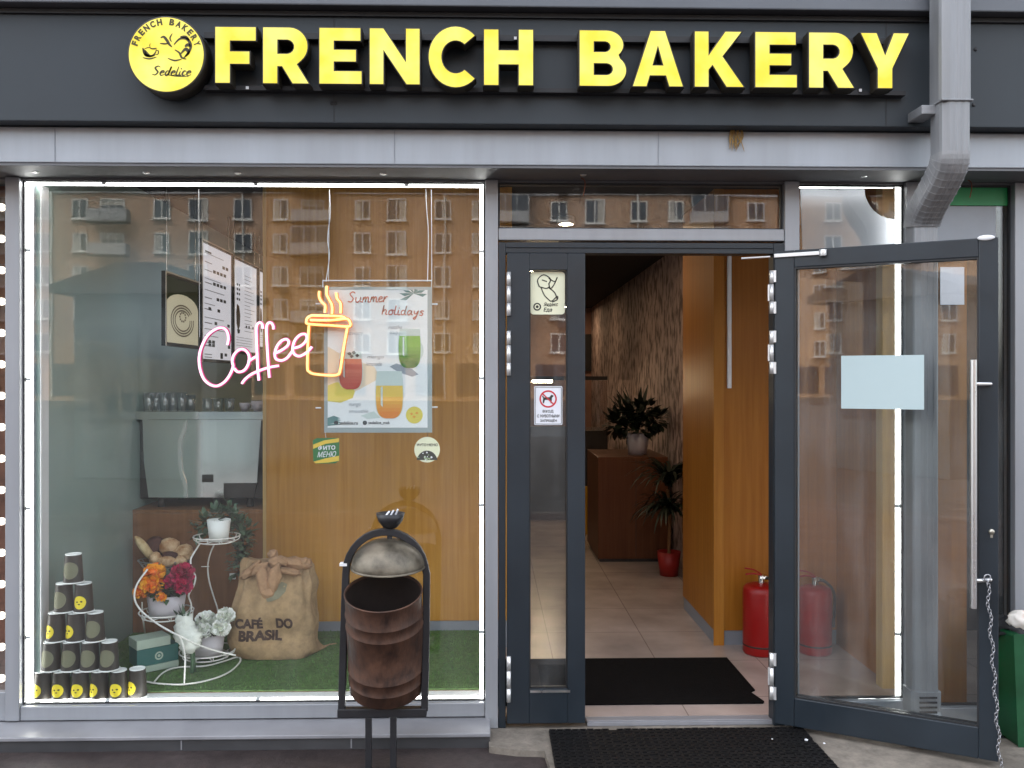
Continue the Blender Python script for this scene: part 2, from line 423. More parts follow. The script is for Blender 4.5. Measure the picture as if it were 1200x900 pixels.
def smooth_curve(pts, k=6, closed=False):
    pts = [Vector(p) for p in pts]; n = len(pts); out = []
    for i in range(n if closed else n - 1):
        p0 = pts[(i - 1) % n] if (closed or i > 0) else pts[i]
        p1 = pts[i]; p2 = pts[(i + 1) % n]
        p3 = pts[(i + 2) % n] if (closed or i + 2 < n) else p2
        for j in range(k):
            t = j / k
            out.append(.5 * ((2 * p1) + (p2 - p0) * t + (2 * p0 - 5 * p1 + 4 * p2 - p3) * t * t + (3 * p1 - p0 - 3 * p2 + p3) * t ** 3))
    if not closed: out.append(pts[-1])
    return out
# flat 2D text / glyph geometry
_tc = {}
def text_geo(body, shear=0., bold=0.):
    key = (body, shear, bold)
    if key not in _tc:
        c = bpy.data.curves.new('tmp_text', 'FONT'); c.body = body; c.size = 1; c.shear = shear; c.offset = bold; c.resolution_u = 4
        o = bpy.data.objects.new('tmp_text', c); COL.objects.link(o)
        dg = bpy.context.evaluated_depsgraph_get(); dg.update()
        ev = o.evaluated_get(dg); me = ev.to_mesh()
        vs = [tuple(v.co) for v in me.vertices]; fs = [tuple(p.vertices) for p in me.polygons]
        ev.to_mesh_clear(); bpy.data.objects.remove(o); bpy.data.curves.remove(c)
        _tc[key] = (vs, fs)
    return _tc[key]
def text_fit(mb, body, f, mi=0, shear=0., bold=0.):
    """lay the text over the unit square that f(x, y) maps into space"""
    vs, fs = text_geo(body, shear, bold)
    xs = [v[0] for v in vs]; ys = [v[1] for v in vs]
    x0, x1, y0, y1 = min(xs), max(xs), min(ys), max(ys)
    mb.add([f((v[0] - x0) / (x1 - x0), (v[1] - y0) / max(1e-6, y1 - y0)) for v in vs], fs, mi)
def Fr(u0, u1, v0, v1, Y, h=0., du=0.):
    """unit square -> picture rectangle on the wall plane Y (v0 top, v1 bottom), set h proud; du/dv skew"""
    def f(x, y):
        p = P(u0 + (u1 - u0) * x, v1 + (v0 - v1) * y + du * x, Y); return p + Vector((0, -h, 0))
    return f
def pp(pts, Y, h=0.): return [P(u, v, Y) + Vector((0, -h, 0)) for u, v in pts]
def circ(cu, cv, r, n=28, a0=0., a1=360., ry=None):
    ry = ry or r
    full = abs(a1 - a0) >= 360
    return [(cu + r * cos(radians(a0 + (a1 - a0) * i / (n if full else n - 1))), cv - ry * sin(radians(a0 + (a1 - a0) * i / (n if full else n - 1)))) for i in range(n)]

# ------------------------------------------------------------------ setting: ground
mb = MB(); mb.box(-180, 180, -180, 40, -.6, -.17); struct(mb.build('road', m_road))
mb = MB(); mb.box(-60, 60, -7.0, .02, -.3, -.05); struct(mb.build('pavement', m_pave))
mb = MB(); mb.box(-60, 60, -7.16, -7.0, -.3, -.045); struct(mb.build('kerb', m_kerb, bevel=.01))
# concrete apron in front of the door (short on the left, deep on the right)
xa = XU(573); xb = XU(642, -.2)
ap = [(xa, -.01), (xa, -.23), (xa + .12, -.27), (xb - .02, -.285), (xb + .03, -.95), (3.4, -.95), (3.4, -.01)]
mb = MB(); mb.prism([(x, y, -.021) for x, y in ap], (0, 0, -.2)); struct(mb.build('concrete_apron', m_conc, bevel=.008))

# ------------------------------------------------------------------ shopfront structure
XL, XR = -3.7, 3.7
zb = ZV(193.5, -.25, 600); zs0 = ZV(145.5, -.33, 600); zs1 = 3.285; ztop = ZV(8, -.40, 600)
sf = thing('shopfront', (0, 0, -.05), 'grey metal and glass shopfront with silver band and aluminium mullions under the dark signboard', 'shopfront')
mb = MB(); mb.box(XL, XR, -.25, .0, zb, zs0 - .003)
f = mb.build('fascia_band', m_band, sf, bevel=.004)
mb = MB()
for u in (462, 771, 64): mb.box(XU(u, -.25), XU(u, -.25) + .0035, -.252, -.2515, zb + .004, zs0 - .01)
split_build(mb, 'panel_seam', M('seam_grey', S(134, 139, 146), .6), f)  # joint lines, slightly darker grey than the band
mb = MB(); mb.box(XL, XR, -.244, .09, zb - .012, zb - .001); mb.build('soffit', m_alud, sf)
mb = MB()
for u in (45, 173, 280, 450, 683, 1010, 1120): mb.lathe([(0, -.004), (.012, -.004), (.016, 0)], (XU(u, -.1), -.12, zb - .0125), 12)
split_build(mb, 'screw', m_steel, sf)
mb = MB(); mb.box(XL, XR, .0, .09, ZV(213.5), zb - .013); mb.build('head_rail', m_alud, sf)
mb = MB(); mb.box(XL, XR, .0, 10.7, 2.84, 6.0); mb.box(XL, XR, -.25, 0, zs0, 6.0)
mb.build('upper_wall', m_sign, sf)
zsill = ZV(838); 
def mullion(u0, u1, z0, name='mullion', y0=-.025, y1=.07, x1=None):
    mb = MB(); mb.box(XU(u0), x1 if x1 is not None else XU(u1), y0, y1, z0, zb - .014)
    return mb.build(name, m_alu, sf, bevel=.004)
mullion(9, 25.5, zsill); mullion(568.5, 583.5, -.02); mullion(918, 935, -.02); mullion(1060, 1076, -.02); mullion(1186, 1204, -.02)
mb = MB(); mb.box(XU(584), XU(917.7), -.02, .07, ZV(282), ZV(268)); mb.build('transom_rail', m_alu, sf, bevel=.004)
mb = MB(); mb.box(XU(26), XU(568.2), -.018, .02, zsill, ZV(822)); split_build(mb, 'bottom_rail', m_alu, sf, bevel=.003)
mb = MB(); mb.box(XL, XU(8.8), -.018, .02, zsill, ZV(805)); split_build(mb, 'bottom_rail', m_alu, sf, bevel=.003)
mb = MB(); mb.box(XU(935.3), XU(1059.7), -.018, .02, -.02, ZV(824)); mb.box(XU(1076.3), XU(1185.7), -.018, .02, -.02, ZV(833)); mb.box(XU(1204.3), XR, -.018, .02, -.02, ZV(833))
split_build(mb, 'bottom_rail', m_alu, sf, bevel=.003)
zl = zsill - .003
mb = MB(); mb.prism([(XL, -.185, zl - .012), (XL, .06, zl), (XL, .06, zl - .03), (XL, -.185, zl - .03)], (XU(574.5) - XL, 0, 0))
lg = mb.build('window_ledge', m_ledge, sf, bevel=.004)
mb = MB(); mb.box(XL, XU(574), -.172, .05, -.25, zl - .033); pl = mb.build('plinth', m_plinth, sf)
mb = MB()
for u in (212, 411): mb.box(XU(u, -.17), XU(u, -.17) + .006, -.1745, -.1725, -.045, zl - .035)
split_build(mb, 'plinth_joint', m_ledge, pl)
mb = MB(); mb.box(-.02, XR, -.008, .2, -.3, -.022); mb.build('threshold_base', m_conc, sf)
mb = MB(); mb.box(XU(688), XU(905), -.005, .07, -.021, -.002); mb.box(XU(688), XU(905), .0, .01, -.002, .004); mb.build('threshold_strip', m_ledge, sf, bevel=.002)

m_straw = M('dry_straw', S(150, 120, 70), .8, var=.3, scale=30); m_rwire = M('rusty_wire', S(120, 70, 46), .7, var=.3)
mb = MB(); rnd = random.Random(31)
for k in range(16):
    a = P(863 + rnd.uniform(-6, 6), 150, -.256); mb.tube(smooth_curve([a, a + Vector((rnd.uniform(-.012, .012), -.004, -.04)), a + Vector((rnd.uniform(-.03, .03), -.006, -rnd.uniform(.06, .11)))], 3), [.0022] * 6 + [.0006], 5)
tag(mb.build('straw_wisp', m_straw), 'dry straw wisp hanging on the silver band below the letter E', 'straw')
for u, lab in ((684, 'thin rusty wire hook under the band above the transom window'), (1137, 'thin rusty wire hook under the band beside the downpipe')):
    c = Vector((XU(u, -.06), -.06, zb - .0125)); mb = MB(); mb.tube(smooth_curve([c + Vector((-.012, 0, 0)), c + Vector((.004, 0, -.012)), c + Vector((.006, -.002, -.04)), c + Vector((-.002, 0, -.085))], 4), .0025, 6); tag(mb.build('wire_hook', m_rwire), lab, 'hook')

# signboard
sb = thing('signboard', (0, -.33, zs0), 'long dark grey metal signboard panel across the shop top behind yellow letters', 'signboard')
mb = MB(); mb.box(XL, XR, -.33, -.252, zs0, zs1); p0 = mb.build('panel', m_sign, sb, bevel=.004)
mb = MB()
for u in (391, 1038): mb.box(XU(u, -.33), XU(u, -.33) + .003, -.332, -.3305, zs0 + .006, zs1 - .005)
split_build(mb, 'panel_seam', m_black, p0)
mb = MB()
for u, v in ((389, 121), (393, 121), (1143, 58), (1141, 123)): mb.lathe([(0, -.003), (.007, -.003), (.009, 0)], (XU(u, -.33), -.331, ZV(v, -.33, u)), 10, mat=Matrix.Rotation(radians(-90), 3, 'X'))
split_build(mb, 'rivet', m_black, p0)
mb = MB(); mb.box(XL, XR, -.40, -.2, ztop, 3.8); mb.build('canopy_edge', M('canopy_metal', S(88, 92, 98), .4, .1, var=.1, scale=3), sb, bevel=.006)
mb = MB(); mb.box(XL, XR, -.345, -.331, zs1 - .05, ztop - .004 if ztop - .004 > zs1 - .05 else zs1); mb.build('painted_shadow_strip', m_black, sb)  # black strip paints in the shade under the canopy edge

# ------------------------------------------------------------------ FRENCH BAKERY letters
def arc(cx, cy, rx, ry, a0, a1, n=14):
    return [(cx + rx * cos(radians(a0 + (a1 - a0) * i / (n - 1))), cy + ry * sin(radians(a0 + (a1 - a0) * i / (n - 1)))) for i in range(n)]
GL = {
 'F': [[(0, 0), (0, 1), (.74, 1), (.74, .73), (.29, .73), (.29, .58), (.63, .58), (.63, .33), (.29, .33), (.29, 0)]],
 'E': [[(0, 0), (0, 1), (.76, 1), (.76, .745), (.29, .745), (.29, .625), (.68, .625), (.68, .385), (.29, .385), (.29, .255), (.78, .255), (.78, 0)]],
 'H': [[(0, 0), (0, 1), (.29, 1), (.29, .64), (.61, .64), (.61, 1), (.9, 1), (.9, 0), (.61, 0), (.61, .36), (.29, .36), (.29, 0)]],
 'N': [[(0, 0), (0, 1), (.27, 1), (.64, .46), (.64, 1), (.92, 1), (.92, 0), (.66, 0), (.28, .55), (.28, 0)]],
 'R': [[(0, 0), (0, 1), (.48, 1)] + arc(.48, .66, .345, .34, 88, -48) + [(.64, .345), (.86, 0), (.53, 0), (.345, .295), (.29, .295), (.29, 0)],
       [(.29, .755), (.44, .755)] + arc(.44, .65, .11, .105, 85, -85, 8) + [(.44, .545), (.29, .545)]],
 'B': [[(0, 0), (0, 1), (.48, 1)] + arc(.48, .735, .31, .265, 88, -42) + arc(.51, .29, .33, .29, 48, -88) + [(.51, 0)],
       [(.28, .775), (.45, .775)] + arc(.45, .70, .085, .075, 85, -85, 8) + [(.45, .625), (.28, .625)],
       [(.28, .395), (.48, .395)] + arc(.48, .31, .095, .085, 85, -85, 8) + [(.48, .225), (.28, .225)]],
 'A': [[(0, 0), (.34, 1), (.63, 1), (.97, 0), (.68, 0), (.62, .19), (.35, .19), (.29, 0)], [(.41, .40), (.56, .40), (.485, .66)]],
 'K': [[(0, 0), (0, 1), (.28, 1), (.28, .62), (.55, 1), (.88, 1), (.53, .55), (.92, 0), (.57, 0), (.33, .37), (.28, .31), (.28, 0)]],
 'Y': [[(.30, 0), (.30, .36), (0, 1), (.31, 1), (.445, .64), (.58, 1), (.88, 1), (.585, .36), (.585, 0)]],
 'C': [arc(.5, .5, .5, .52, 43, 317, 30) + arc(.5, .5, .235, .255, 312, 48, 22)],
}
def glyph(ch, x0, x1, z0, z1, yf, depth):
    c = bpy.data.curves.new('tmp_glyph', 'CURVE'); c.dimensions = '2D'; c.fill_mode = 'BOTH'
    w = max(p[0] for p in GL[ch][0]) - min(p[0] for p in GL[ch][0]); h = z1 - z0
    sx = (x1 - x0) / w
    bv = .005
    for o in GL[ch]:
        sp = c.splines.new('POLY'); sp.points.add(len(o) - 1); sp.use_cyclic_u = True
        for i, (x, y) in enumerate(o): sp.points[i].co = (x * sx, y * h, 0, 1)
    c.extrude = depth / 2 - bv; c.bevel_depth = bv; c.bevel_resolution = 2; c.offset = -bv
    ob = bpy.data.objects.new('tmp_glyph', c); COL.objects.link(ob)
    dg = bpy.context.evaluated_depsgraph_get(); dg.update()
    ev = ob.evaluated_get(dg); me = ev.to_mesh()
    mb = MB()
    vs = [(x0 + v.co.x, yf + depth / 2 - v.co.z, z0 + v.co.y) for v in me.vertices]
    for p in me.polygons:
        pass
    fs = [tuple(p.vertices) for p in me.polygons]; nz = [p.normal.z for p in me.polygons]
    o0 = len(mb.v); mb.v += vs
    for fc, n in zip(fs, nz):
        front = n > .97 and all(me.vertices[i].co.z > 0 for i in fc)
        mb.f.append(list(fc)); mb.mi.append(0 if front else 1); mb.sm.append(False)
    ev.to_mesh_clear(); bpy.data.objects.remove(ob); bpy.data.curves.remove(c)
    return mb
YL = -.45
zt, zbm = ZV(33.5, YL, 600), ZV(101, YL, 600)
sg = thing('letter_sign', (0, YL, zbm), 'glowing yellow channel letters reading FRENCH BAKERY mounted on two dark rails', 'sign')
spans = [('F', 251, 301), ('R', 307, 364), ('E', 373, 425), ('N', 432, 493), ('C', 501, 558), ('H', 566, 626),
         ('B', 678, 735), ('A', 740, 802), ('K', 813, 874), ('E', 884, 935), ('R', 947, 1003), ('Y', 1007, 1067)]
for ch, u0, u1 in spans:
    dz = .006 if ch == 'C' else 0
    glyph(ch, XU(u0, YL), XU(u1, YL), zbm - dz, zt + dz, YL, .075).build('letter', [m_yel, m_lside], sg)
for v0, v1 in ((42, 49), (104, 109)):
    mb = MB(); mb.box(XU(240, -.36), XU(1060, -.36), -.372, -.332, ZV(v1, -.36, 600), ZV(v0, -.36, 600)); mb.build('rail', m_black, sg)
mb = MB()
for u, v in ((290, 103), (604, 45), (1008, 106), (700, 104), (480, 45)): mb.box(XU(u, -.375) - .006, XU(u, -.375) + .006, -.379, -.3725, ZV(v, -.375, u) - .006, ZV(v, -.375, u) + .006)
split_build(mb, 'clip', m_white, sg)
# round logo
lc = P(195, 64, YL); R = 45 * px(YL)
lo = thing('logo_sign', (lc.x, YL, lc.z), 'round yellow light box with cup and croissant drawing left of the letters', 'sign')
mb = MB(); RX = Matrix.Rotation(radians(90), 3, 'X')
mb.lathe([(0, -.10), (R, -.10), (R, -.002), (R - .004, .0), (R - .010, -.001)], (lc.x, YL, lc.z), 64, mat=RX); mb.build('casing', m_lside, lo)
mb = MB(); mb.poly([(lc.x + (R - .007) * cos(a), YL - .0015, lc.z + (R - .007) * sin(a)) for a in [2 * pi * i / 64 for i in range(64)]]); face = mb.build('lit_face', m_yel, lo)
mb = MB(); h = .004
def lp(x, y): return Vector((lc.x + x * R, YL - h, lc.z + y * R))
txt = 'FRENCH BAKERY'
adv = {'F': .8, 'R': .95, 'E': .85, 'N': 1., 'C': .95, 'H': 1., ' ': .75, 'B': .95, 'A': 1., 'K': .98, 'Y': .9}
tot = sum(adv[c] for c in txt); a = 166.; span = 152.
for c in txt:
    st = adv[c] / tot * span; am = radians(a - st / 2); a -= st
    if c == ' ': continue
    w = adv[c] * .135; hh = .17; r0 = .84
    def fc(x, y, am=am, w=w, hh=hh):
        lx = (x - .5) * w; rr = r0 + (y - .5) * hh
        return lp(rr * cos(am) + lx * sin(am), rr * sin(am) - lx * cos(am))
    text_fit(mb, c, fc, bold=.055)
def stroke(pts, w, closed=False):
    pts = smooth_curve([Vector((x, y, 0)) for x, y in pts], 6); n = len(pts); A = []; B = []
    for i, p in enumerate(pts):
        d = (pts[min(n - 1, i + 1)] - pts[max(0, i - 1)]).normalized(); nn = Vector((-d.y, d.x, 0)); k = w * 1.25 * (sin(pi * (i + .3) / (n - .4)) * .7 + .3)
        A.append(p + nn * k); B.append(p - nn * k)
    V = [lp(q.x, q.y) for q in A + B]
    mb.add(V, [(i, i + 1, n + i + 1, n + i) for i in range(n - 1)])
# cup
stroke([(-.60, .16), (-.55, .06), (-.52, -.02), (-.40, -.05), (-.28, -.02)], .030); stroke([(-.58, .12), (-.45, .17), (-.33, .13)], .010)
stroke([(-.60, -.09), (-.42, -.12), (-.24, -.07)], .016); stroke([(-.40, .14), (-.30, .14), (-.24, .16)], .016); stroke([(-.54, .1), (-.48, .0), (-.42, -.02)], .03)
stroke([(-.40, .28), (-.42, .22), (-.40, .17)], .008); stroke([(-.60, .15), (-.57, .02), (-.47, -.05), (-.35, -.04), (-.27, .05), (-.25, .13)], .018); stroke([(-.26, .10), (-.20, .09), (-.21, .0), (-.29, .0)], .012)
# croissant + ribbon
stroke([(.20, .25), (.35, .40), (.53, .40), (.63, .24), (.58, .05), (.44, -.1)], .03); stroke([(.36, .45), (.50, .45), (.60, .36)], .03)
stroke([(.48, .20), (.56, .25), (.62, .2)], .035); stroke([(.38, .02), (.50, .14), (.57, .05), (.48, -.06)], .035)
stroke([(.22, .12), (.34, .04), (.40, -.08), (.52, -.12)], .022); stroke([(.04, -.1), (.22, -.16), (.40, -.12)], .018)
stroke([(-.14, .42), (-.06, .45), (.02, .36), (.08, .26), (.15, .19)], .03); stroke([(.16, .54), (.10, .42), (.14, .32)], .016); stroke([(-.16, .28), (-.04, .27), (.06, .28)], .018)
SCR = {'S': (1.1, [[(.9, 1.7), (.55, 1.95), (.2, 1.6), (.5, 1.1), (.75, .7), (.5, .15), (.05, .3)]]), 'u': (.95, [[(0, 1), (.05, .3), (.3, .05), (.6, .5), (.65, 1), (.65, .3), (.9, .1)]]),
 'm': (1.1, [[(0, .0), (.1, 1), (.12, .5), (.3, 1), (.42, .8), (.42, .05), (.45, .6), (.65, 1), (.78, .7), (.8, .1), (1.05, .1)]]), 'e': (.7, [[(0, .5), (.45, .65), (.4, .95), (.15, .9), (.02, .5), (.2, .05), (.65, .25)]]),
 'r': (.62, [[(0, 0), (.08, 1), (.1, .5), (.3, .95), (.5, .9)]]), 'h': (.8, [[(.05, 0), (.1, 1.9), (.08, .6), (.3, 1), (.5, .8), (.5, .1), (.72, .1)]]),
 'o': (.75, [[(.3, 1), (.05, .7), (.1, .1), (.4, .05), (.55, .6), (.3, 1), (.7, .9)]]), 'l': (.4, [[(.05, 1.9), (.02, .3), (.2, .05), (.36, .2)]]), 'i': (.4, [[(.05, 1), (.05, .2), (.2, .05), (.36, .2)], [(.06, 1.35), (.1, 1.45), (.14, 1.5)]]),
 'd': (.8, [[(.5, .8), (.2, 1), (.03, .5), (.2, .05), (.45, .4), (.55, 1.9), (.5, .3), (.72, .1)]]), 'a': (.8, [[(.5, .8), (.2, 1), (.03, .5), (.2, .05), (.45, .5), (.5, 1), (.5, .3), (.72, .1)]]),
 'y': (.72, [[(0, 1), (.1, .4), (.35, .4), (.5, 1), (.45, .2), (.3, -.7), (.05, -.6), (.4, -.1)]]), 's': (.6, [[(.5, .9), (.2, 1), (.12, .7), (.42, .4), (.3, .05), (0, .15)]]), 'c': (.62, [[(.5, .85), (.2, 1), (.03, .5), (.2, .05), (.55, .25)]])}
def script(word, f, slant=.0):
    """hand lettering: yields strokes mapped by f(x 0..1, y in x-heights)"""
    tot = sum(SCR[c][0] for c in word); x = 0
    for c in word:
        for st in SCR[c][1]: yield [f((x + px_ + slant * py_) / tot, py_) for px_, py_ in st]
        x += SCR[c][0]
for st in script('Sedelice', lambda x, y: (-.38 + 1.02 * x, -.55 + .125 * y), .22): stroke(st, .019)
stroke([(.02, -.52), (.25, -.56), (.58, -.57)], .012)
mb.build('artwork', m_ink, face)

# ------------------------------------------------------------------ downpipe
dp = thing('downpipe', (XU(1080, -.05), -.05, -.05), 'tall grey zinc rain downpipe bending back under the band beside the open door', 'drainpipe')
xc = XU(1108.5, -.43); w2 = .0625
def sqpipe(mb, pts, w, d, mi=0):
    # rectangular pipe with chamfered front corners, pts in the YZ plane
    prof = [(-w, -d * .45), (-w * .9, -d * .75), (-w * .5, -d), (-w * .2, -d * 1.0), (-w * .17, -d * .97), (w * .02, -d * .97), (w * .05, -d), (w * .3, -d), (w * .33, -d * .97), (w * .5, -d * .97), (w * .53, -d), (w * .8, -d), (w * .95, -d * .88), (w, -d * .65), (w, d), (-w, d)]
    pts = [Vector(p) for p in pts]; n = len(prof); vs = []
    for i, p in enumerate(pts):
        t = (pts[min(len(pts) - 1, i + 1)] - pts[max(0, i - 1)]).normalized()
        nn = Vector((1, 0, 0)).cross(t).normalized()      # for t pointing down -> toward -y or +y
        if nn.y < 0: nn = -nn
        for a, b in prof: vs.append(p + Vector((a, 0, 0)) + nn * b)
    fs = [(i * n + k, i * n + (k + 1) % n, (i + 1) * n + (k + 1) % n, (i + 1) * n + k) for i in range(len(pts) - 1) for k in range(n)]
    mb.add(vs, fs, mi)
    mb.add(vs[:n], [tuple(range(n))], mi); mb.add(vs[-n:], [tuple(range(n))], mi)
yA, yB = -.47, -.215
zbend0, zbend1 = ZV(180, yA, 600), ZV(264, yB, 600)
mb = MB(); sqpipe(mb, [(xc, yA, 4.2), (xc, yA, ZV(117, yA, 600))], w2 + .003, .055); sqpipe(mb, [(xc, yA, ZV(118, yA, 600)), (xc, yA, zbend0)], w2, .052)
mb.build('upper_pipe', m_pipe, dp, bevel=.004)
pts = [(xc, yA, zbend0 + .012)]
for i in range(25):
    t = i / 24; s_ = t * t * (3 - 2 * t)
    pts.append((xc, yA + (yB - yA) * s_, zbend0 + (zbend1 - zbend0) * t))
mb = MB(); sqpipe(mb, pts, w2 + .002, .0535)
for i in range(3, 24, 2):
    m_ = Vector(pts[i]); t = (Vector(pts[i + 1]) - Vector(pts[i - 1])).normalized()
    sqpipe(mb, [m_ - t * .004, m_, m_ + t * .004], w2 + .0035, .0548)
mb.build('bend', m_pipebend, dp, bevel=.003)
mb = MB(); sqpipe(mb, [(xc, yB, zbend1 + .004), (xc, yB, .10)], w2 - .006, .047); mb.build('lower_pipe', m_pipe, dp, bevel=.004)
mb = MB(); sqpipe(mb, [(xc, yB, .22), (xc, yB, .12), (xc, yB - .03, .06), (xc, yB - .10, .0)], w2 + .004, .056)
mb.build('outlet', m_pipe, dp, bevel=.003)
mb = MB()
for k in range(4): mb.box(xc - .04, xc + .04, yB - .061, yB - .055, .128 + .022 * k, .136 + .022 * k)
split_build(mb, 'outlet_slot', m_black, dp)
mb = MB(); mb.box(XU(1072, -.40), xc - w2 + .01, yA + .005, -.331, ZV(133, -.43, 600), ZV(122, -.43, 600)); mb.box(xc - w2 - .006, xc + w2 + .006, yA - .061, yA + .06, ZV(119, yA, 600), ZV(116.5, yA, 600))
mb.build('bracket', m_pipe, dp, bevel=.004)

# ------------------------------------------------------------------ windows
XLW, XRW, CE = -2.165, 2.15, 2.82
def pane_box(u0, u1, v0, v1, Y=.03, th=.008):
    mb = MB(); mb.box(XU(u0), XU(u1), Y, Y + th, ZV(v1), ZV(v0)); return mb
dw = thing('display_window', (XU(296), .03, ZV(822)), 'large display window with white lit border reflecting the brick apartments opposite', 'window')
pane_box(26, 568.2, 214, 821).build('pane', m_pane, dw)
def ring(u0, u1, v0, v1, t, y0, y1, mat, par, name):
    mb = MB(); a, b, c, d_ = XU(u0), XU(u1), ZV(v1), ZV(v0)
    mb.box(a, a + t, y0, y1, c, d_); mb.box(b - t, b, y0, y1, c, d_); mb.box(a + t, b - t, y0, y1, c, c + t); mb.box(a + t, b - t, y0, y1, d_ - t, d_)
    return mb.build(name, mat, par)
ring(25.8, 568.3, 213.8, 821.8, .005, .012, .0295, m_gasket, dw, 'gasket')
mb = MB(); mb.box(XU(26), XU(568), .0385, .16, -.02, .099); mb.build('inner_sill', m_white, dw)
mb = MB(); mb.box(XU(35.5, .05), XU(39, .05), .054, .075, .1, zb - .015); mb.build('inner_jamb', m_alu, dw)
mb = MB(); mb.box(XLW + .001, XLW + .006, .077, .152, .1, zb - .03); mb.build('white_reveal', m_white, dw)
def led(name, segs, label, y0=.041, t0=.015):
    o = thing(name, segs[0][0], label, 'led strip')
    for sg_ in segs:
        a, b = sg_[:2]; t = sg_[2] if len(sg_) > 2 else t0
        mb = MB(); a = Vector(a); b = Vector(b)
        mb.box(min(a.x, b.x) - t / 2, max(a.x, b.x) + t / 2, y0, y0 + .012, min(a.z, b.z) - t / 2, max(a.z, b.z) + t / 2)
        mb.build('tube', m_led, o)
    mb = MB()
    for sg_ in segs:
        a, b = sg_[:2]; a = Vector(a); b = Vector(b); n = max(1, int((b - a).length / .55))
        for k in range(n):
            q = a + (b - a) * ((k + .5) / n); mb.box(q.x - .011, q.x + .011, y0 - .001, y0 + .014, q.z - .008, q.z + .008)
    split_build(mb, 'clip', m_white, o)
    return o
y_ = .047
zl0, zl1 = ZV(817.5, y_), ZV(217.5, y_); xl0, xl1 = XU(33, y_), XU(564, y_)
led('led_strip', [((xl0, y_, zl1), (xl1, y_, zl1), .018), ((xl0 + .004, y_, zl0), (xl0 + .004, y_, zl1 - .014), .024), ((xl0 + .019, y_, zl0), (xl1, y_, zl0)), ((xl1 + .001, y_, zl0 + .014), (xl1 + .001, y_, zl1 - .014))],
    'white led strip framing the inside edge of the large display window')
tw = thing('transom_window', (XU(750), .03, ZV(268)), 'low wide dark window pane above the double door', 'window')
pane_box(583.8, 917.7, 213.8, 267.8).build('pane', m_paned, tw)
ring(583.8, 917.7, 213.8, 267.8, .008, .012, .0295, m_gasket, tw, 'gasket')
sw = thing('side_window', (XU(996), .03, 0), 'narrow lit window behind the open glass door', 'window')
pane_box(935.3, 1059.7, 213.8, 823.5).build('pane', m_pane, sw)
ring(935.3, 1059.7, 213.8, 823.5, .008, .012, .0295, m_gasket, sw, 'gasket')
zq0, zq1 = ZV(822, y_), ZV(215.5, y_); xq0, xq1 = XU(937, y_), XU(1052, y_)
led('led_strip', [((xq0, y_, zq1), (XU(1043, y_), y_, zq1), .02), ((xq1, y_, zq0), (xq1, y_, zq1), .018), ((XU(1008, y_), y_, zq0), (xq1 - .014, y_, zq0))],
    'white led strip along the narrow window behind the open door')
gw = thing('neighbour_window', (XU(1130), .03, -.02), 'window with green film edge right of the downpipe', 'window')
pane_box(1076.3, 1185.7, 213.8, 832.5).build('pane', m_paned, gw)
mb = MB(); a = XU(1096, .04); mb.box(XU(1078), XU(1183.5), .022, .0285, ZV(237), ZV(211)); mb.box(XU(1093), XU(1101.5), .022, .0285, .01, ZV(237.2)); mb.build('green_film', m_green, gw)
mb = MB(); mb.box(XU(1102), XU(1170), .0225, .0283, ZV(300), ZV(238)); mb.build('white_film', M('frosted_film', S(150, 156, 164), .35, var=.05), gw)
ring(1076.3, 1185.7, 213.8, 832.5, .008, .012, .0295, m_gasket, gw, 'gasket')
nl = thing('neighbour_window', (XU(0), .03, ZV(822)), 'strip of neighbouring window with glowing bulbs at the picture edge', 'window')
mb = MB(); mb.box(XL, XU(8.8), .03, .038, zsill, zb - .02); mb.build('pane', m_clear, nl)
mb = MB(); mb.box(XU(1204.3), XR, .03, .038, -.02, zb - .02); mb.build('side_pane', m_paned, sf)
# rooms of the neighbours
mb = MB(); mb.box(XL, -2.31, 1.3, 1.4, -.05, 2.83); mb.box(XL - .1, XL, .02, 1.4, -.3, 6.0)
tag(mb.build('neighbour_wall', M('red_brown_wall', S(150, 104, 84), .7, var=.4, scale=2.2, stretch=(.2, .2, 2.4))), 'red brown back wall of the neighbouring shop behind glowing bulbs', 'wall')
mb = MB(); mb.box(2.36, XR, 1.5, 1.6, -.05, 2.83); mb.box(XR, XR + .1, .02, 1.6, -.3, 6.0); tag(mb.build('neighbour_wall', M('dark_blue_grey_wall', S(34, 37, 40), .7)), 'dark grey back wall behind the green edged window', 'wall')
mb = MB(); mb.box(XL, -2.31, .02, 1.3, -.06, -.0); mb.box(2.36, XR, .2, 1.5, -.06, -.0); struct(mb.build('neighbour_floor', m_tile))
bs = thing('bulb_string', (XU(3), .12, ZV(800)), 'vertical string of round glowing bulbs in the neighbouring window', 'string lights')
xs = XU(2.2, .15); xk = XU(7.5, .15)
for k in range(16):
    c = P(2.0, 243 + 36.8 * k, .15)
    mb = MB(); mb.blob(c, .019, .019, .019, n=12); bo = mb.build('bulb', m_bulb, bs)
    mb = MB(); mb.tube([c + Vector((.016, .004, 0)), c + Vector((.034, .008, 0))], .008, 8); mb.build('socket', m_brass, bo)
mb = MB(); mb.tube([(c.x + .036, .16, ZV(225, .15)), (c.x + .036, .16, ZV(815, .15))], .004, 6); mb.build('cord', m_black, bs)

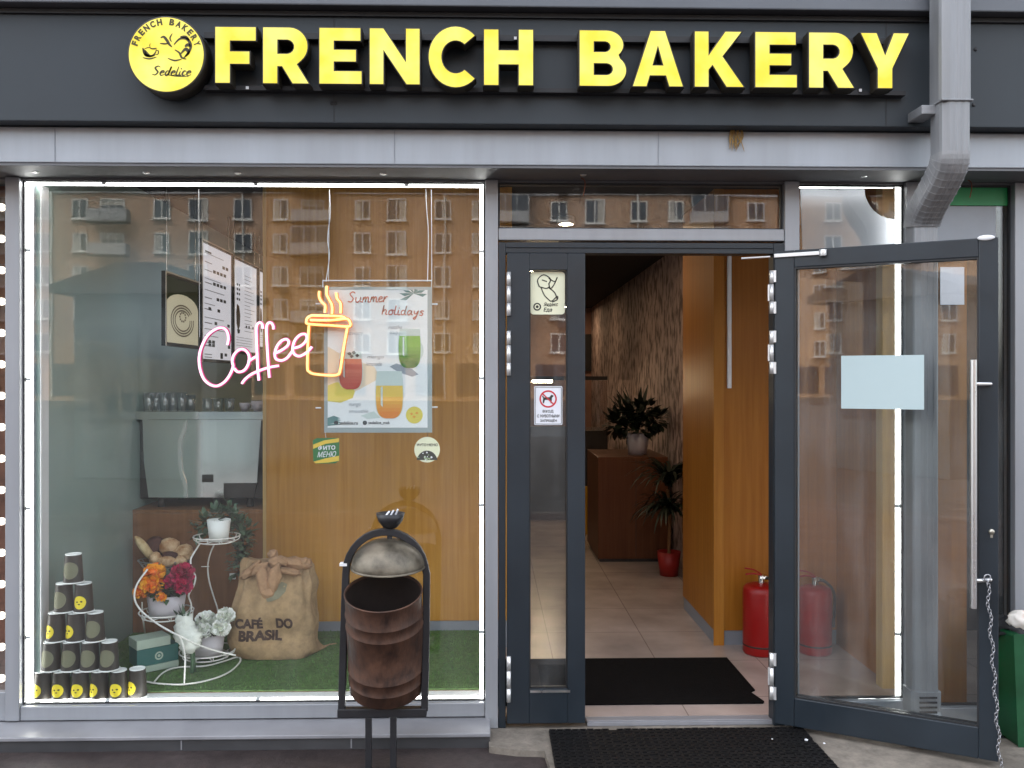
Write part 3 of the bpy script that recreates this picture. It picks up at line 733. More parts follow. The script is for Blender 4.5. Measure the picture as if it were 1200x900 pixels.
# ------------------------------------------------------------------ shop interior shell
XLW, XRW, CE = -2.165, 2.15, 2.82
mb = MB(); mb.box(-2.32, 2.35, .2, 10.7, -.3, 0); struct(mb.build('shop_floor', m_tile))
mb = MB(); mb.box(-.05, 2.35, .071, .2, -.3, -.001); struct(mb.build('door_floor', m_tile))
mb = MB(); mb.box(-2.32, 2.36, .092, 10.7, CE, CE + .015); struct(mb.build('ceiling', m_ceil))
mb = MB(); mb.box(-2.3, XLW, .075, 10.6, -.05, CE - .001)
tag(mb.build('side_wall', m_greywall), 'grey green painted side wall left of the coffee machine', 'wall')
mb = MB(); mb.box(XRW, 2.35, .075, 10.6, -.05, CE - .001); tag(mb.build('side_wall', m_wood2), 'wood clad right side wall behind the narrow lit window', 'wall')
mb = MB(); mb.box(-2.16, 2.14, 10.4, 10.6, 0, CE - .001); tag(mb.build('rear_wall', M('plaster_pink', S(150, 112, 98), .8, var=.15)), 'dim pinkish rear wall deep inside the cafe', 'wall')
YW = 1.2
bw = thing('wood_partition', (XU(440, YW), YW, .11), 'oak panelled partition wall behind the poster and sack', 'wall')
xw0, xw1 = XU(312, YW), XU(600, YW)
mb = MB(); mb.box(xw0, xw1, YW, YW + .12, ZV(727, YW), CE - .002); mb.build('panel', m_wood, bw)
mb = MB(); mb.box(xw0 + .003, xw1 - .003, YW + .006, YW + .114, .0, ZV(727, YW) - .002); mb.build('skirting', m_skirt, bw)
mb = MB(); mb.box(xw0 - .02, xw0 + .0, YW - .004, YW + .1, .11, CE - .003); mb.build('edge_strip', m_woodl, bw)
# right wooden pillar wall seen through the door
rw = thing('wood_pillar_wall', (1.4, 1.22, 0), 'warm orange wood clad wall corner inside the doorway', 'wall')
xr0 = 1.384
mb = MB(); mb.box(xr0, XRW - .002, 1.22, 2.12, .09, CE - .002); pz = mb.build('panel', m_wood2, rw)
mb = MB(); mb.box(xr0 - .004, xr0 + .06, 1.212, 1.2195, .0, CE - .003); mb.build('corner_board', wood('orange_corner_board', (.34, .125, .016), (.46, .19, .03), .45), rw)
mb = MB(); mb.box(xr0 + .005, XRW - .002, 1.226, 2.11, 0, .088); mb.build('skirting', m_skirt, rw)
mb = MB(); p = P(855, 300, 1.2); q = P(857.5, 455, 1.2); mb.box(p.x - .012, p.x + .012, 1.195, 1.2195, q.z, p.z); tag(mb.build('cable_trunking', m_paper, bevel=.003), 'thin white vertical cable cover on the orange wood wall in the doorway', 'cable cover')
mb = MB(); mb.box(1.66, 1.9, 2.122, 10.4, 0, CE - .002); tag(mb.build('wallpaper_wall', m_wallp), 'bark patterned wallpaper wall receding deep inside the doorway', 'wall')
pw = P(1040, 600, .45); mb = MB(); mb.box(pw.x - .04, pw.x + .045, .42, .5, 0, CE - .003); tag(mb.build('wood_post', m_woodl), 'pale vertical wood post inside the narrow lit window', 'post')
# white curved panel at the top of the side window
arcpts = [(1013 + 36 * (1 - cos(radians(a))), 221 + 36 * sin(radians(a))) for a in (0, 15, 30, 45, 60, 75, 90)]
pts = [(938, 221), (1013, 221)] + arcpts[1:] + [(1049, 304), (941, 304)]
mb = MB(); mb.prism(pp(pts, .1), (0, .006, 0)); tag(mb.build('white_panel', M('pale_grey_panel', S(140, 143, 150), .6, var=.05, scale=2)), 'white panel with rounded cutout at the top of the narrow lit window', 'panel')

# lamps in the cafe
def spot(x, y, label):
    o = thing('ceiling_lamp', (x, y, CE), label, 'ceiling lamp', 'ceiling lamps inside the cafe')
    mb = MB(); mb.lathe([(.0, -.002), (.06, -.002), (.066, -.05), (.052, -.055)], (x, y, CE), 20); mb.build('housing', m_white, o)
    mb = MB(); mb.lathe([(.0, -.054), (.05, -.0545)], (x, y, CE), 20); mb.build('lens', m_lamp, o)
m_lamp = M('lamp_lens', (1, 1, 1), .4, emis=(1, .74, .46), estr=230)
q = PXP(757, 311, 1.2)
spot(1.25, q.y, 'small white ceiling lamp by the wallpaper wall, seen through the doorway')
spot(.55, 2.2, 'ceiling lamp just inside the doorway'); spot(.4, 5.0, 'ceiling lamp halfway back in the dim cafe'); spot(-.9, 3.4, 'ceiling lamp behind the oak partition'); spot(.75, 7.6, 'ceiling lamp at the back of the cafe'); spot(1.15, 9.6, 'added ceiling lamp brightening the rear wall of the cafe')  # last lamp is added to brighten the dark rear wall

# ------------------------------------------------------------------ doorway: frame, fixed leaf, open leaf
df = thing('door_frame', (XU(750), 0, 0), 'dark slate painted frame around the doorway', 'door frame')
zdt = ZV(284)
mb = MB(); mb.box(XU(584), XU(592.5), -.02, .06, -.02, zdt - .002); mb.build('jamb', m_door, df, bevel=.003)
mb = MB(); mb.box(XU(905), XU(917.6), -.02, .06, -.02, zdt - .002); mb.build('jamb', m_door, df, bevel=.003)
mb = MB(); mb.box(XU(592.7), XU(904.8), -.02, .06, ZV(297), zdt - .002); mb.box(XU(592.7), XU(904.8), -.026, -.0205, ZV(291), ZV(289.5)); mb.build('head', m_door, df, bevel=.002)
nd = thing('narrow_door', (XU(594), 0, .0), 'closed narrow slate door leaf with tall slim pane and two stickers', 'door')
x0, x1, g0, g1 = XU(594), XU(685), XU(620), XU(664.5)
zt_, zb_, gz1, gz0 = ZV(297.5), .004, ZV(317), ZV(806)
mb = MB(); mb.box(x0, g0, -.03, .03, zb_, zt_); mb.box(g1, x1, -.03, .03, zb_, zt_); mb.box(g0, g1, -.03, .03, zb_, gz0); mb.box(g0, g1, -.03, .03, gz1, zt_)
mb.build('frame', m_door, nd, bevel=.003)
mb = MB(); mb.box(g0, g1, .0, .008, gz0, gz1); mb.build('pane', m_paned, nd)
mb = MB(); mb.box(g0, g1, -.014, -.001, gz0, gz0 + .008); mb.box(g0, g0 + .006, -.02, -.001, gz0 + .008, gz1); mb.box(g1 - .006, g1, -.02, -.001, gz0 + .008, gz1); split_build(mb, 'gasket', m_gasket, nd)
mb = MB(); mb.box(g0 + .004, g1 + .012, -.033, -.0305, ZV(809.5), ZV(807)); mb.build('drip_bar', m_steel, nd)
mb = MB(); mb.box(g0 + .006, g1 - .006, .012, .03, ZV(512), ZV(500)); mb.build('cross_rail', m_gasket, nd)
def hinge(mb, x, y, z0, z1, r=.0105):
    h = (z1 - z0)
    for a, b in ((0, .29), (.305, .68), (.695, 1)):
        mb.lathe([(0, z0 + h * a), (r, z0 + h * a), (r, z0 + h * b), (0, z0 + h * b)], (x, y, 0), 14)
for v0, v1 in ((319, 370), (388, 440), (769, 822)):
    mb = MB(); hinge(mb, XU(596), -.038, ZV(v1, -.03), ZV(v0, -.03)); mb.build('hinge', m_hinge, nd)
# stickers
m_cream = M('cream_sticker', S(226, 226, 196), .45, var=.03)
m_sink = M('sticker_ink', S(48, 46, 40), .6); m_sred = M('sticker_red', S(196, 44, 56), .5)
def rrect(u0, u1, v0, v1, r, n=5):
    o = []
    for cu, cv, a in ((u1 - r, v0 + r, 0), (u0 + r, v0 + r, 90), (u0 + r, v1 - r, 180), (u1 - r, v1 - r, 270)):
        for i in range(n): o.append((cu + r * cos(radians(a + 90 * i / (n - 1))), cv - r * sin(radians(a + 90 * i / (n - 1)))))
    return o
def pstroke(mb, pts, w, Y, h, mi=0, k=4):
    c = smooth_curve([Vector((u, v, 0)) for u, v in pts], k) if len(pts) > 2 else [Vector((u, v, 0)) for u, v in pts]
    n = len(c); A = []; B = []
    for i, p in enumerate(c):
        d = (c[min(n - 1, i + 1)] - c[max(0, i - 1)]).normalized(); nn = Vector((-d.y, d.x, 0)) * w / 2
        A.append(p + nn); B.append(p - nn)
    V = pp([(q.x, q.y) for q in A + B], Y, h)
    mb.add(V, [(i, i + 1, n + i + 1, n + i) for i in range(n - 1)], mi)
ys = -.004
mb = MB(); mb.prism(pp(rrect(621.5, 662, 318.5, 368.5, 4), ys), (0, .003, 0), 0)
for st in ([(632, 336), (630, 328), (637, 322), (645, 327), (643, 333)], [(643, 326), (650, 330), (653, 325)], [(653, 325), (649, 334), (645, 338), (643, 332)], [(634, 337), (638, 346), (645, 353)], [(643, 337), (650, 343), (653, 351)], [(645, 353), (648, 352), (653, 347), (653, 351), (647, 354)], [(632, 336), (640, 338), (644, 336)], [(635, 328), (641, 330)]):
    pstroke(mb, st, 1.3, ys, .0012, 1)
mb.prism(pp(circ(629.5, 359.5, 4.6), ys, .001), (0, -.0003, 0), 1)
mb.poly(pp(circ(629.5, 359.5, 3.0), ys, .0018), 0); mb.poly(pp(circ(629.5, 359.5, 1.7), ys, .0022), 1)
text_fit(mb, 'Яндекс', Fr(637, 654, 354.5, 359.6, ys, .0012), 1, .2, .02); text_fit(mb, 'Еда', Fr(637, 647, 360.5, 366, ys, .0012), 1, .2, .02)
tag(mb.build('sticker', [m_cream, m_sink]), 'cream rounded sticker with line drawn figure on the narrow door', 'sticker')
mb = MB(); mb.prism(pp(rrect(626, 659, 452.5, 498, 1.5), ys), (0, .003, 0), 0)
fr = rrect(627.2, 657.8, 453.7, 496.8, 1); 
for i in range(len(fr)):
    pstroke(mb, [fr[i], fr[(i + 1) % len(fr)]], .6, ys, .001, 2)
o_ = circ(642.3, 467.5, 10.2, 32); i_ = circ(642.3, 467.5, 8.4, 32)
V = pp(o_ + i_, ys, .0012); mb.add(V, [(i, (i + 1) % 32, 32 + (i + 1) % 32, 32 + i) for i in range(32)], 1)
mb.poly(pp([(636, 471.5), (636.5, 466.5), (635, 464.2), (636.2, 463.8), (637.8, 465.6), (644, 465.4), (646, 462.5), (648.6, 463.4), (648.4, 464.8), (646.8, 466), (646.4, 472.5), (645.2, 472.5), (644.6, 468.6), (638.6, 468.6), (637.4, 472.5), (636.2, 472.5)], ys, .0012), 2)
pstroke(mb, [(636, 461.5), (648.6, 473.5)], 1.5, ys, .0018, 1)
for s_, a, b, c, d_ in (('ВХОД', 636, 648.5, 480.3, 484), ('С ЖИВОТНЫМИ', 629.5, 655.5, 485.6, 489.2), ('ЗАПРЕЩЁН', 633, 652.5, 490.6, 495)):
    text_fit(mb, s_, Fr(a, b, c, d_, ys, .0012), 2, 0, .02)
tag(mb.build('sticker', [m_paper, m_sred, m_sink]), 'white no dogs sticker with red crossed circle on the narrow door', 'sticker')

# open leaf, local frame: x along the leaf, y away from the street, z up
hx, hy = XU(909, -.035), -.035
t_h = hy + D
uf = 1170; sc_ = 1.1127
dx, dy, dz = ray(uf, 445)
tcam_h = (Vector((hx, hy + D, 0)).dot(Vector((ST, CT, 0))))        # camera depth of the hinge
tf = tcam_h / sc_
fx, fy = dx * tf, dy * tf - D
ang = math.atan2(fy - hy, fx - hx); LW = math.hypot(fx - hx, fy - hy)
gd = thing('glass_door', (hx, hy, .0), 'open slate framed glass door leaf swung outwards with a long steel handle', 'door', rz=ang)
ca, sa = cos(ang), sin(ang)
def LP(u, v):
    dx, dy, dz = ray(u, v)   # hit the leaf's plane
    nx, ny = -sa, ca
    t = (nx * hx + ny * (hy + D)) / (nx * dx + ny * dy)
    X, Y, Z = t * dx, t * dy - D, ZC + t * dz
    return (X - hx) * ca + (Y - hy) * sa, Z
z1d = LP(930, 294)[1]; z0d = LP(930, 849)[1]
gx0, gx1 = LP(932, 400)[0], LP(1147, 400)[0]
gz1 = LP(1040, 308)[1]; gz0 = LP(1040, 833)[1]
T2 = .028
mb = MB(); mb.box(0, gx0, -T2, T2, z0d, z1d); mb.box(gx1, LW, -T2, T2, z0d, z1d); mb.box(gx0, gx1, -T2, T2, z0d, gz0); mb.box(gx0, gx1, -T2, T2, gz1, z1d)
mb.build('frame', m_door, gd, bevel=.004, local=True)
mb = MB(); mb.box(gx0, gx1, -.004, .004, gz0, gz1); mb.build('pane', m_paned, gd, local=True)
mb = MB(); t = .007
for yy in ((-.024, -.0045), (.0045, .024)):
    mb.box(gx0, gx0 + t, yy[0], yy[1], gz0, gz1); mb.box(gx1 - t, gx1, yy[0], yy[1], gz0, gz1); mb.box(gx0 + t, gx1 - t, yy[0], yy[1], gz0, gz0 + t); mb.box(gx0 + t, gx1 - t, yy[0], yy[1], gz1 - t, gz1)
split_build(mb, 'gasket', m_gasket, gd, local=True)
for v0, v1 in ((318, 368), (388, 438), (763, 817)):
    mb = MB(); z0, z1 = LP(906, v1)[1], LP(906, v0)[1]; r = .0105; h = z1 - z0
    for a, b in ((0, .28), (.3, .68), (.7, 1)): mb.lathe([(0, z0 + h * a), (r, z0 + h * a), (r, z0 + h * b), (0, z0 + h * b)], (-.012, -.034, 0), 14)
    mb.box(-.012, .009, -.036, -.0285, z0 + h * .0, z0 + h * .27); mb.box(-.012, .009, -.036, -.0285, z0 + h * .73, z0 + h); mb.box(-.03, -.012, -.032, -.0285, z0 + h * .3, z0 + h * .68)
    mb.build('hinge', m_hinge, gd, local=True)
xh, zh1 = LP(1141, 422); zh0 = LP(1141, 708)[1]
hz1, hz0 = LP(1150, 450)[1], LP(1150, 677)[1]
for sgn, yy in ((-1, -.075), (1, .075)):
    mb = MB(); mb.tube([(xh, yy, zh0), (xh, yy, zh1)], .0145, 16); ho = mb.build('handle', m_steel, gd, local=True)
    for zz in (hz1, hz0):
        mb = MB(); mb.tube([(xh, yy, zz), (xh + .02, yy + .006 * -sgn, zz), (gx1 + .045, sgn * T2, zz)], .0095, 10); mb.build('handle_mount', m_steel, ho, local=True)
mb = MB(); xl_, zl_ = LP(1162, 622); mb.lathe([(0, 0), (.012, 0), (.012, .006), (0, .006)], (xl_, -T2 - .001, zl_), 16, mat=Matrix.Rotation(radians(90), 3, 'X')); mb.box(xl_ - .005, xl_ + .005, -T2 - .006, -T2 - .001, zl_ - .025, zl_)
mb.build('lock', M('lock_brass', (.42, .40, .34), .35, .9), gd, local=True)
mb = MB(); a, za = LP(1145, 280.5); b = LP(1166, 280.5)[0]; b = min(b, LW - .004); mb.blob(((a + b) / 2, -T2 - .004, za - .0), (b - a) / 2, .006, .012, n=14); mb.build('top_cap', m_white, gd, local=True)
# door closer arm
mb = MB(); z_ = LP(940, 299)[1]
mb.box(.0, LP(968, 299)[0], -T2 - .012, -T2 - .0015, z_ - .009, z_ + .009)
mb.lathe([(0, -.016), (.017, -.016), (.017, .014), (0, .014)], (LP(966, 298)[0], -T2 - .014, z_), 16)
o_ = mb.build('closer_arm', m_hinge, gd, local=True, bevel=.002)
mb = MB(); A = Vector((-.02, -.03, z_ - .002)); mb.tube([A, Vector((.0 - .17 * ca, .17 * sa + .02, z_ - .006))], .005, 8); mb.build('closer_rod', m_hinge, o_, local=True)
# sheet and chain on the open door (their own things, standing in the leaf's frame)
def LW3(x, y, z): return Vector((hx + x * ca - y * sa, hy + x * sa + y * ca, z))
a, zA = LP(986, 417); b, zB = LP(1083, 480)
s_ = MB(); V = [LW3(a, -.0065, zA), LW3(b, -.0065, zA), LW3(b, -.0065, zB), LW3(a, -.0065, zB)]
s_.prism(V, LW3(0, .0015, 0) - LW3(0, 0, 0)); tag(s_.build('paper_sheet', m_bluepaper), 'blank pale blue sheet taped on the open glass door', 'paper')
mb = MB(); mb.prism(pp([(1102, 313), (1130, 313), (1130, 357), (1102, 357)], .026), (0, .002, 0)); tag(mb.build('paper_sheet', m_paper), 'small white sheet on the green edged window behind the door', 'paper')
cx, cz = LP(1157, 677); A = LW3(cx, -.062, cz); B = LW3(LP(1176, 860)[0] - .012, -.05, -.01)
mb = MB(); N_ = 58
for k in range(N_):
    t = (k + .5) / N_; c = A.lerp(B, t); c.x += .006 * sin(k * .7); c.z -= .0
    d = (B - A).normalized(); side = Vector((1, 0, 0)) if k % 2 else Vector((0, 1, 0)); side = (side - d * side.dot(d)).normalized()
    hl = (B - A).length / N_ * .72; ww = .0065
    mb.tube([c + d * hl * cos(q) + side * ww * sin(q) for q in [2 * pi * i / 8 for i in range(8)]], .0019, 5, closed=True)
mb.tube([A + Vector((0, 0, .012)) + Vector((.014 * cos(q), 0, .014 * sin(q))) for q in [2 * pi * i / 10 for i in range(10)]], .003, 5, closed=True)
tag(mb.build('chain', M('chain_steel', (.36, .36, .38), .35, .9)), 'thin steel chain hanging from the open door handle', 'chain')

# ------------------------------------------------------------------ mats
p = G(643, 857, -.02); q = G(940, 855, -.02)
mo = thing('rubber_doormat', ((p.x + q.x) / 2, -.5, -.02), 'black studded rubber mat outside on the step before the doorway', 'doormat')
x0, x1, y1 = p.x, q.x, min(p.y, q.y); y0 = -.88
mb = MB(); mb.box(x0, x1, y0, y1, -.0205, -.012); mb.build('base', m_rubber, mo, bevel=.002)
mb = MB(); nx = 34; ny = int((y1 - y0) / ((x1 - x0) / nx)); sx_ = (x1 - x0) / nx; sy_ = (y1 - y0) / ny
rnd = random.Random(3)
for i in range(nx):
    for j in range(ny):
        if rnd.random() < .06: continue
        cx_, cy_ = x0 + (i + .5) * sx_, y0 + (j + .5) * sy_
        for (ox, oy, wx, wy) in ((0, -.36, .44, .09), (0, .36, .44, .09), (-.4, 0, .09, .28), (.4, 0, .09, .28)):
            hh = rnd.uniform(.005, .008)
            mb.box(cx_ + (ox - wx) * sx_, cx_ + (ox + wx) * sx_, cy_ + (oy - wy) * sy_, cy_ + (oy + wy) * sy_, -.0118, -.012 + hh)
mb.build('ribs', m_rubber, mo)
rnd = random.Random(5)
for i, (u, v, s_, lab) in enumerate(((945, 867, 1.2, 'round white scrap of paper on the right of the rubber mat'), (966, 871, .8, 'small torn white scrap near the right edge of the rubber mat'), (905, 866, .6, 'tiny thin white scrap in the middle of the rubber mat'))):
    c = G(u, v, -.001); mb = MB(); mb.blob(c, .007 * s_, .006 * s_, .004 * s_, n=8, amp=.5); tag(mb.build('litter', m_paper), lab, 'litter')
p = G(688, 773, .0); q = G(857, 773, 0); r_ = G(897, 825, 0)
xm = r_.x; y1, y0 = p.y, r_.y
pts = [(-.0, y0), (xm - .012, y0), (xm, y0 + .02), (xm - .03, y0 + .16), (xm + .003, y0 + .19), (xm, y1), (-.0, y1)]
mb = MB(); mb.prism([(x, y, .008) for x, y in pts], (0, 0, -.0075)); tag(mb.build('entrance_mat', m_matin), 'flat black carpet mat on the tiles inside the doorway', 'doormat')

# ------------------------------------------------------------------ inside the doorway
def extinguisher(u, Y, r, zt_, label, side):
    x = XU(u, Y); o = thing('fire_extinguisher', (x, Y, 0), label, 'fire extinguisher')
    mb = MB(); mb.lathe([(0, .0), (r * .93, 0), (r, .012), (r, zt_ - .05), (r * .97, zt_ - .028), (r * .86, zt_ - .012), (r * .6, zt_ - .002), (.02, zt_ + .004), (0, zt_ + .004)], (x, Y, 0), 36); mb.build('cylinder', m_red, o)
    mb = MB(); mb.lathe([(r + .001, .05), (r + .002, .055), (r + .001, .06)], (x, Y, 0), 36); mb.build('base_ring', m_dark, o)
    mb = MB(); mb.tube([(x, Y, zt_ + .004), (x, Y, zt_ + .05)], .018, 12); mb.box(x - .012, x + .035 * side, Y - .02, Y + .02, zt_ + .03, zt_ + .045); mb.build('valve', m_steel, o)
    mb = MB(); mb.tube(smooth_curve([(x, Y - .01, zt_ + .05), (x - .05 * 1, Y - .015, zt_ + .062), (x - .10, Y - .02, zt_ + .058)], 4), .006, 6); mb.tube(smooth_curve([(x, Y - .01, zt_ + .055), (x - .05, Y - .015, zt_ + .085), (x - .105, Y - .02, zt_ + .095)], 4), .005, 6); mb.build('squeeze_handle', m_red, o)
    mb = MB(); mb.tube(smooth_curve([(x + .01, Y, zt_ + .03), (x + .05 * side, Y - .03, zt_ + .03), (x + (r + .012) * side, Y - .02, zt_ - .05), (x + (r + .014) * side, Y, zt_ - .25)], 5), .009, 8); mb.build('hose', m_dark, o)
zf_ = P(883, 684, 1.05).z
extinguisher(892, 1.06, .108, zf_, 'red fire extinguisher on the floor in the doorway beside the door hinge', 1)
extinguisher(955, 1.06, .098, zf_ - .015, 'red fire extinguisher seen through the glass of the open door', 1)

YC = 3.75
cb = thing('side_cabinet', (1.2, YC, 0), 'reddish brown low cabinet along the wall deep in the doorway', 'cabinet')
m_redwood = wood('reddish_wood', (.10, .034, .014), (.16, .058, .026), .45)
xa_, xb_ = XU(701, YC), 1.6; zt_ = ZV(536, YC)
mb = MB(); mb.box(xa_, xb_, YC, YC + .9, .03, zt_); mb.build('body', m_redwood, cb, bevel=.004)
mb = MB(); mb.box(XU(745, YC), XU(745, YC) + .004, YC - .003, YC - .001, .05, zt_ - .02); mb.box(xa_ + .02, xb_ - .02, YC + .02, YC + .88, .0, .029); mb.build('base_gap', m_dark, cb)
def leafblade(mb, base, d, L_, w, droop=.5, mi=0, n=5):
    d = Vector(d).normalized(); side = d.cross(Vector((0, 0, 1))); side = side.normalized() if side.length > .01 else Vector((1, 0, 0))
    A = []; B = []; p = Vector(base); dirn = d.copy()
    for i in range(n + 1):
        t = i / n; ww = w * sin(pi * min(.97, .12 + .85 * t))
        A.append(p + side * ww); B.append(p - side * ww)
        p = p + dirn * (L_ / n); dirn = (dirn + Vector((0, 0, -droop / n))).normalized()
    m_ = len(A); mb.add(A + B, [(i, i + 1, m_ + i + 1, m_ + i) for i in range(n)], mi, True)
def leaves(mb, c, n, spread, size, rnd, mi=0, zsq=1.):
    for k in range(n):
        d = Vector((rnd.gauss(0, 1), rnd.gauss(0, 1), rnd.gauss(0, 1) * zsq)).normalized(); b = Vector(c) + Vector((d.x * spread, d.y * spread, d.z * spread * zsq)) * rnd.uniform(.3, 1)
        leafblade(mb, b, d + Vector((0, 0, .3)), size * rnd.uniform(.7, 1.4), size * .32, rnd.uniform(.2, 1.2), mi, 3)
def bushplant(mb, c, n, L_, w, droop, rnd, up=.5):
    for k in range(n):
        a = rnd.uniform(0, 2 * pi); e = rnd.uniform(-.1, 1) 
        leafblade(mb, Vector(c) + Vector((rnd.uniform(-.03, .03), rnd.uniform(-.03, .03), rnd.uniform(0, .08))), (cos(a), sin(a), up + e), L_ * rnd.uniform(.6, 1.1), w * rnd.uniform(.7, 1.2), droop * rnd.uniform(.6, 1.5))
rnd = random.Random(11)
c = P(747, 535, YC + .25); c.z = zt_
pt = thing('potted_plant', c, 'dark bushy plant in a white pot standing on the brown cabinet', 'plant')
mb = MB(); mb.lathe([(0, .001), (.085, .001), (.11, .2), (.1, .2), (.09, .17), (0, .17)], c, 20); mb.build('pot', m_pot, pt)
mb = MB()
for ox, oz, rr_ in ((-.1, .36, .14), (.06, .40, .15), (.17, .33, .11), (-.2, .28, .1), (.0, .27, .16)): leaves(mb, c + Vector((ox, 0, oz)), 90, rr_, .085, rnd, 0, .9)
for k in range(7):
    leafblade(mb, c + Vector((0, 0, .2)), (rnd.uniform(-.6, .6), rnd.uniform(-.5, .5), 1), .48, .03, .6)
mb.build('foliage', m_leafd, pt)
c = G(773, 674, 0); c.x = 1.5
pt = thing('palm_plant', c, 'spiky dark palm in a red pot on the floor beside the cabinet', 'plant')
mb = MB(); mb.lathe([(0, .001), (.075, .001), (.1, .2), (.09, .2), (.08, .17), (0, .17)], c, 20); mb.build('pot', M('red_pot', S(150, 30, 24), .5, var=.1), pt)
mb = MB(); mb.tube([c + Vector((0, 0, .15)), c + Vector((.01, 0, .5)), c + Vector((-.01, 0, .72))], .014, 8); mb.build('stem', m_woodd, pt)
mb = MB(); bushplant(mb, c + Vector((0, 0, .74)), 110, .46, .014, 1.5, rnd, .7); bushplant(mb, c + Vector((0, 0, .5)), 90, .42, .014, 1.8, rnd, .5); mb.build('foliage', m_leafd, pt)
ra = thing('radiator', (1.62, 3.0, .1), 'white ribbed radiator end on the wallpaper wall behind the palm', 'radiator')
mb = MB()
for k in range(9): mb.box(1.585, 1.655, 2.35 + k * .075, 2.405 + k * .075, .12, .62)
mb.build('ribs', m_white, ra, bevel=.01); mb = MB(); mb.tube([(1.62, 2.33, .17), (1.62, 2.32, .02)], .012, 8); mb.build('pipe', m_white, ra)
ct = thing('display_counter', (.55, 6.3, 0), 'dark display counter with a lit tube deep inside the cafe', 'counter')
xa_, xb_ = XU(596, 6.2), XU(712, 6.2)
mb = MB(); mb.box(xa_, xb_, 6.2, 7.0, 0, ZV(505, 6.2)); mb.build('base', m_dark, ct)
mb = MB(); mb.box(xa_, xb_, 6.25, 6.95, ZV(505, 6.2) + .002, ZV(446, 6.2)); mb.build('case', m_clear, ct)
mb = MB(); mb.box(xa_, xb_, 6.2, 7.0, ZV(445.5, 6.2), ZV(441, 6.2)); mb.build('top', m_dark, ct)
mb = MB(); mb.tube([(XU(624, 6.3), 6.28, ZV(447, 6.3)), (XU(647, 6.3), 6.28, ZV(447, 6.3))], .014, 8); mb.build('tube_lamp', m_lamp, ct)
mb = MB(); q = P(691, 640, 5.2); q.z = 0
mb.prism([(q.x - .06, 5.2, .0), (q.x + .06, 5.2, .0), (q.x + .05, 5.22, .5), (q.x - .05, 5.22, .5)], (0, .1, 0)); tag(mb.build('yellow_sign', M('yellow_plastic', S(200, 150, 16), .5)), 'yellow folding floor sign deep inside the doorway', 'floor sign')
mb = MB(); q = P(692, 413, 10.3); mb.box(q.x - .12, q.x + .12, 10.36, 10.399, q.z - .3, q.z + .3); tag(mb.build('wall_picture', m_dark), 'small dark picture on the dim rear wall', 'picture')

# ------------------------------------------------------------------ display platform and turf
xp0, xp1 = XLW + .003, XU(575, .2)
mb = MB(); mb.box(xp0, xp1, .163, YW - .002, .0, .10); tag(mb.build('display_platform', m_woodd), 'low platform under the green turf behind the display window', 'platform')
mb = MB(); mb.box(xp0 + .002, xp1 - .002, .165, YW - .004, .1005, .109)
rnd = random.Random(2)
for k in range(9000):
    x, y = rnd.uniform(xp0 + .01, xp1 - .01), rnd.uniform(.17, YW - .01); a = rnd.uniform(0, pi); hh = rnd.uniform(.006, .014); w_ = .003
    mb.add([(x - w_ * cos(a), y - w_ * sin(a), .1085), (x + w_ * cos(a), y + w_ * sin(a), .1085), (x + rnd.uniform(-.006, .006), y + rnd.uniform(-.006, .006), .109 + hh)], [(0, 1, 2)], 1)
tag(mb.build('artificial_turf', [m_grass, m_blade]), 'green artificial turf covering the display floor', 'turf', kind='stuff')
ZF = .112
# brown cabinet with the coffee machine
xc0, xc1 = XU(152, YW), xw0 - .022
ztc = ZV(596, YW)
kb = thing('coffee_cabinet', ((xc0 + xc1) / 2, YW + .3, .0), 'brown wood cabinet carrying the steel coffee machine', 'cabinet')
mb = MB(); mb.box(xc0, xc1, YW, YW + .6, .0, ztc - .02); mb.build('body', m_woodd, kb, bevel=.003)
mb = MB(); mb.box(xc0, xc1, YW - .004, YW + .6, ztc - .019, ztc); mb.build('top', m_woodd, kb, bevel=.003)
YM = 1.27
cm = thing('coffee_machine', (XU(236, YM), YM + .25, ztc), 'large stainless steel espresso machine on the brown cabinet', 'coffee machine')
m_ss = M('polished_steel', (.80, .82, .80), .09, 1., var=.06, scale=3, stretch=(1, 1, .3), bump=.07, bscale=2.2)
body = [(167, 492), (306, 492), (301, 566), (262, 566), (262, 583), (174, 583), (168.5, 540)]
mb = MB(); mb.prism(pp(body, YM), (0, .03, 0)); mb.build('steel_panel', m_ss, cm, bevel=.006)
mb = MB(); mb.box(max(XLW + .004, XU(150, YM)), XU(312, YM + .03), YM + .031, YM + .5, ZV(584, YM), ZV(492.5, YM)); mb.build('chassis', m_dark, cm, bevel=.006)
mb = MB(); mb.prism(pp([(216, 492.5), (214, 505), (209, 515), (208.5, 535), (211, 555), (215, 566), (216, 583), (220, 583), (219, 566), (214.5, 552), (213, 535), (213.5, 516), (218, 505), (219.5, 492.5)], YM, .002), (0, -.006, 0)); mb.build('highlight_strip', M('painted_highlight', (.9, .9, .88), .12, .8), cm)  # pale strip shaped and coloured as the curved highlight on the steel
mb = MB(); mb.prism(pp([(159, 482.5), (312, 482.5), (312, 491.6), (159, 491.6)], YM - .03), (0, .55, 0)); mb.build('cup_tray', m_ss, cm, bevel=.004)
mb = MB(); mb.prism(pp([(262.5, 566.5), (300, 566.5), (298, 583), (262.5, 583)], YM + .004), (0, .025, 0)); mb.build('drip_tray', m_dark, cm)
mb = MB(); mb.prism(pp([(237, 556), (250, 556), (250, 565), (237, 565)], YM, .002), (0, -.003, 0)); mb.build('badge', m_dark, cm)
zfoot = ZV(583, YM)
for u in (185, 250, 290):
    for yy in (.06, .42):
        mb = MB(); mb.lathe([(0, ztc + .0005), (.022, ztc + .0005), (.018, zfoot - .001), (0, zfoot - .001)], (XU(u, YM), YM + yy, 0), 12); split_build(mb, 'foot', m_dark, cm)
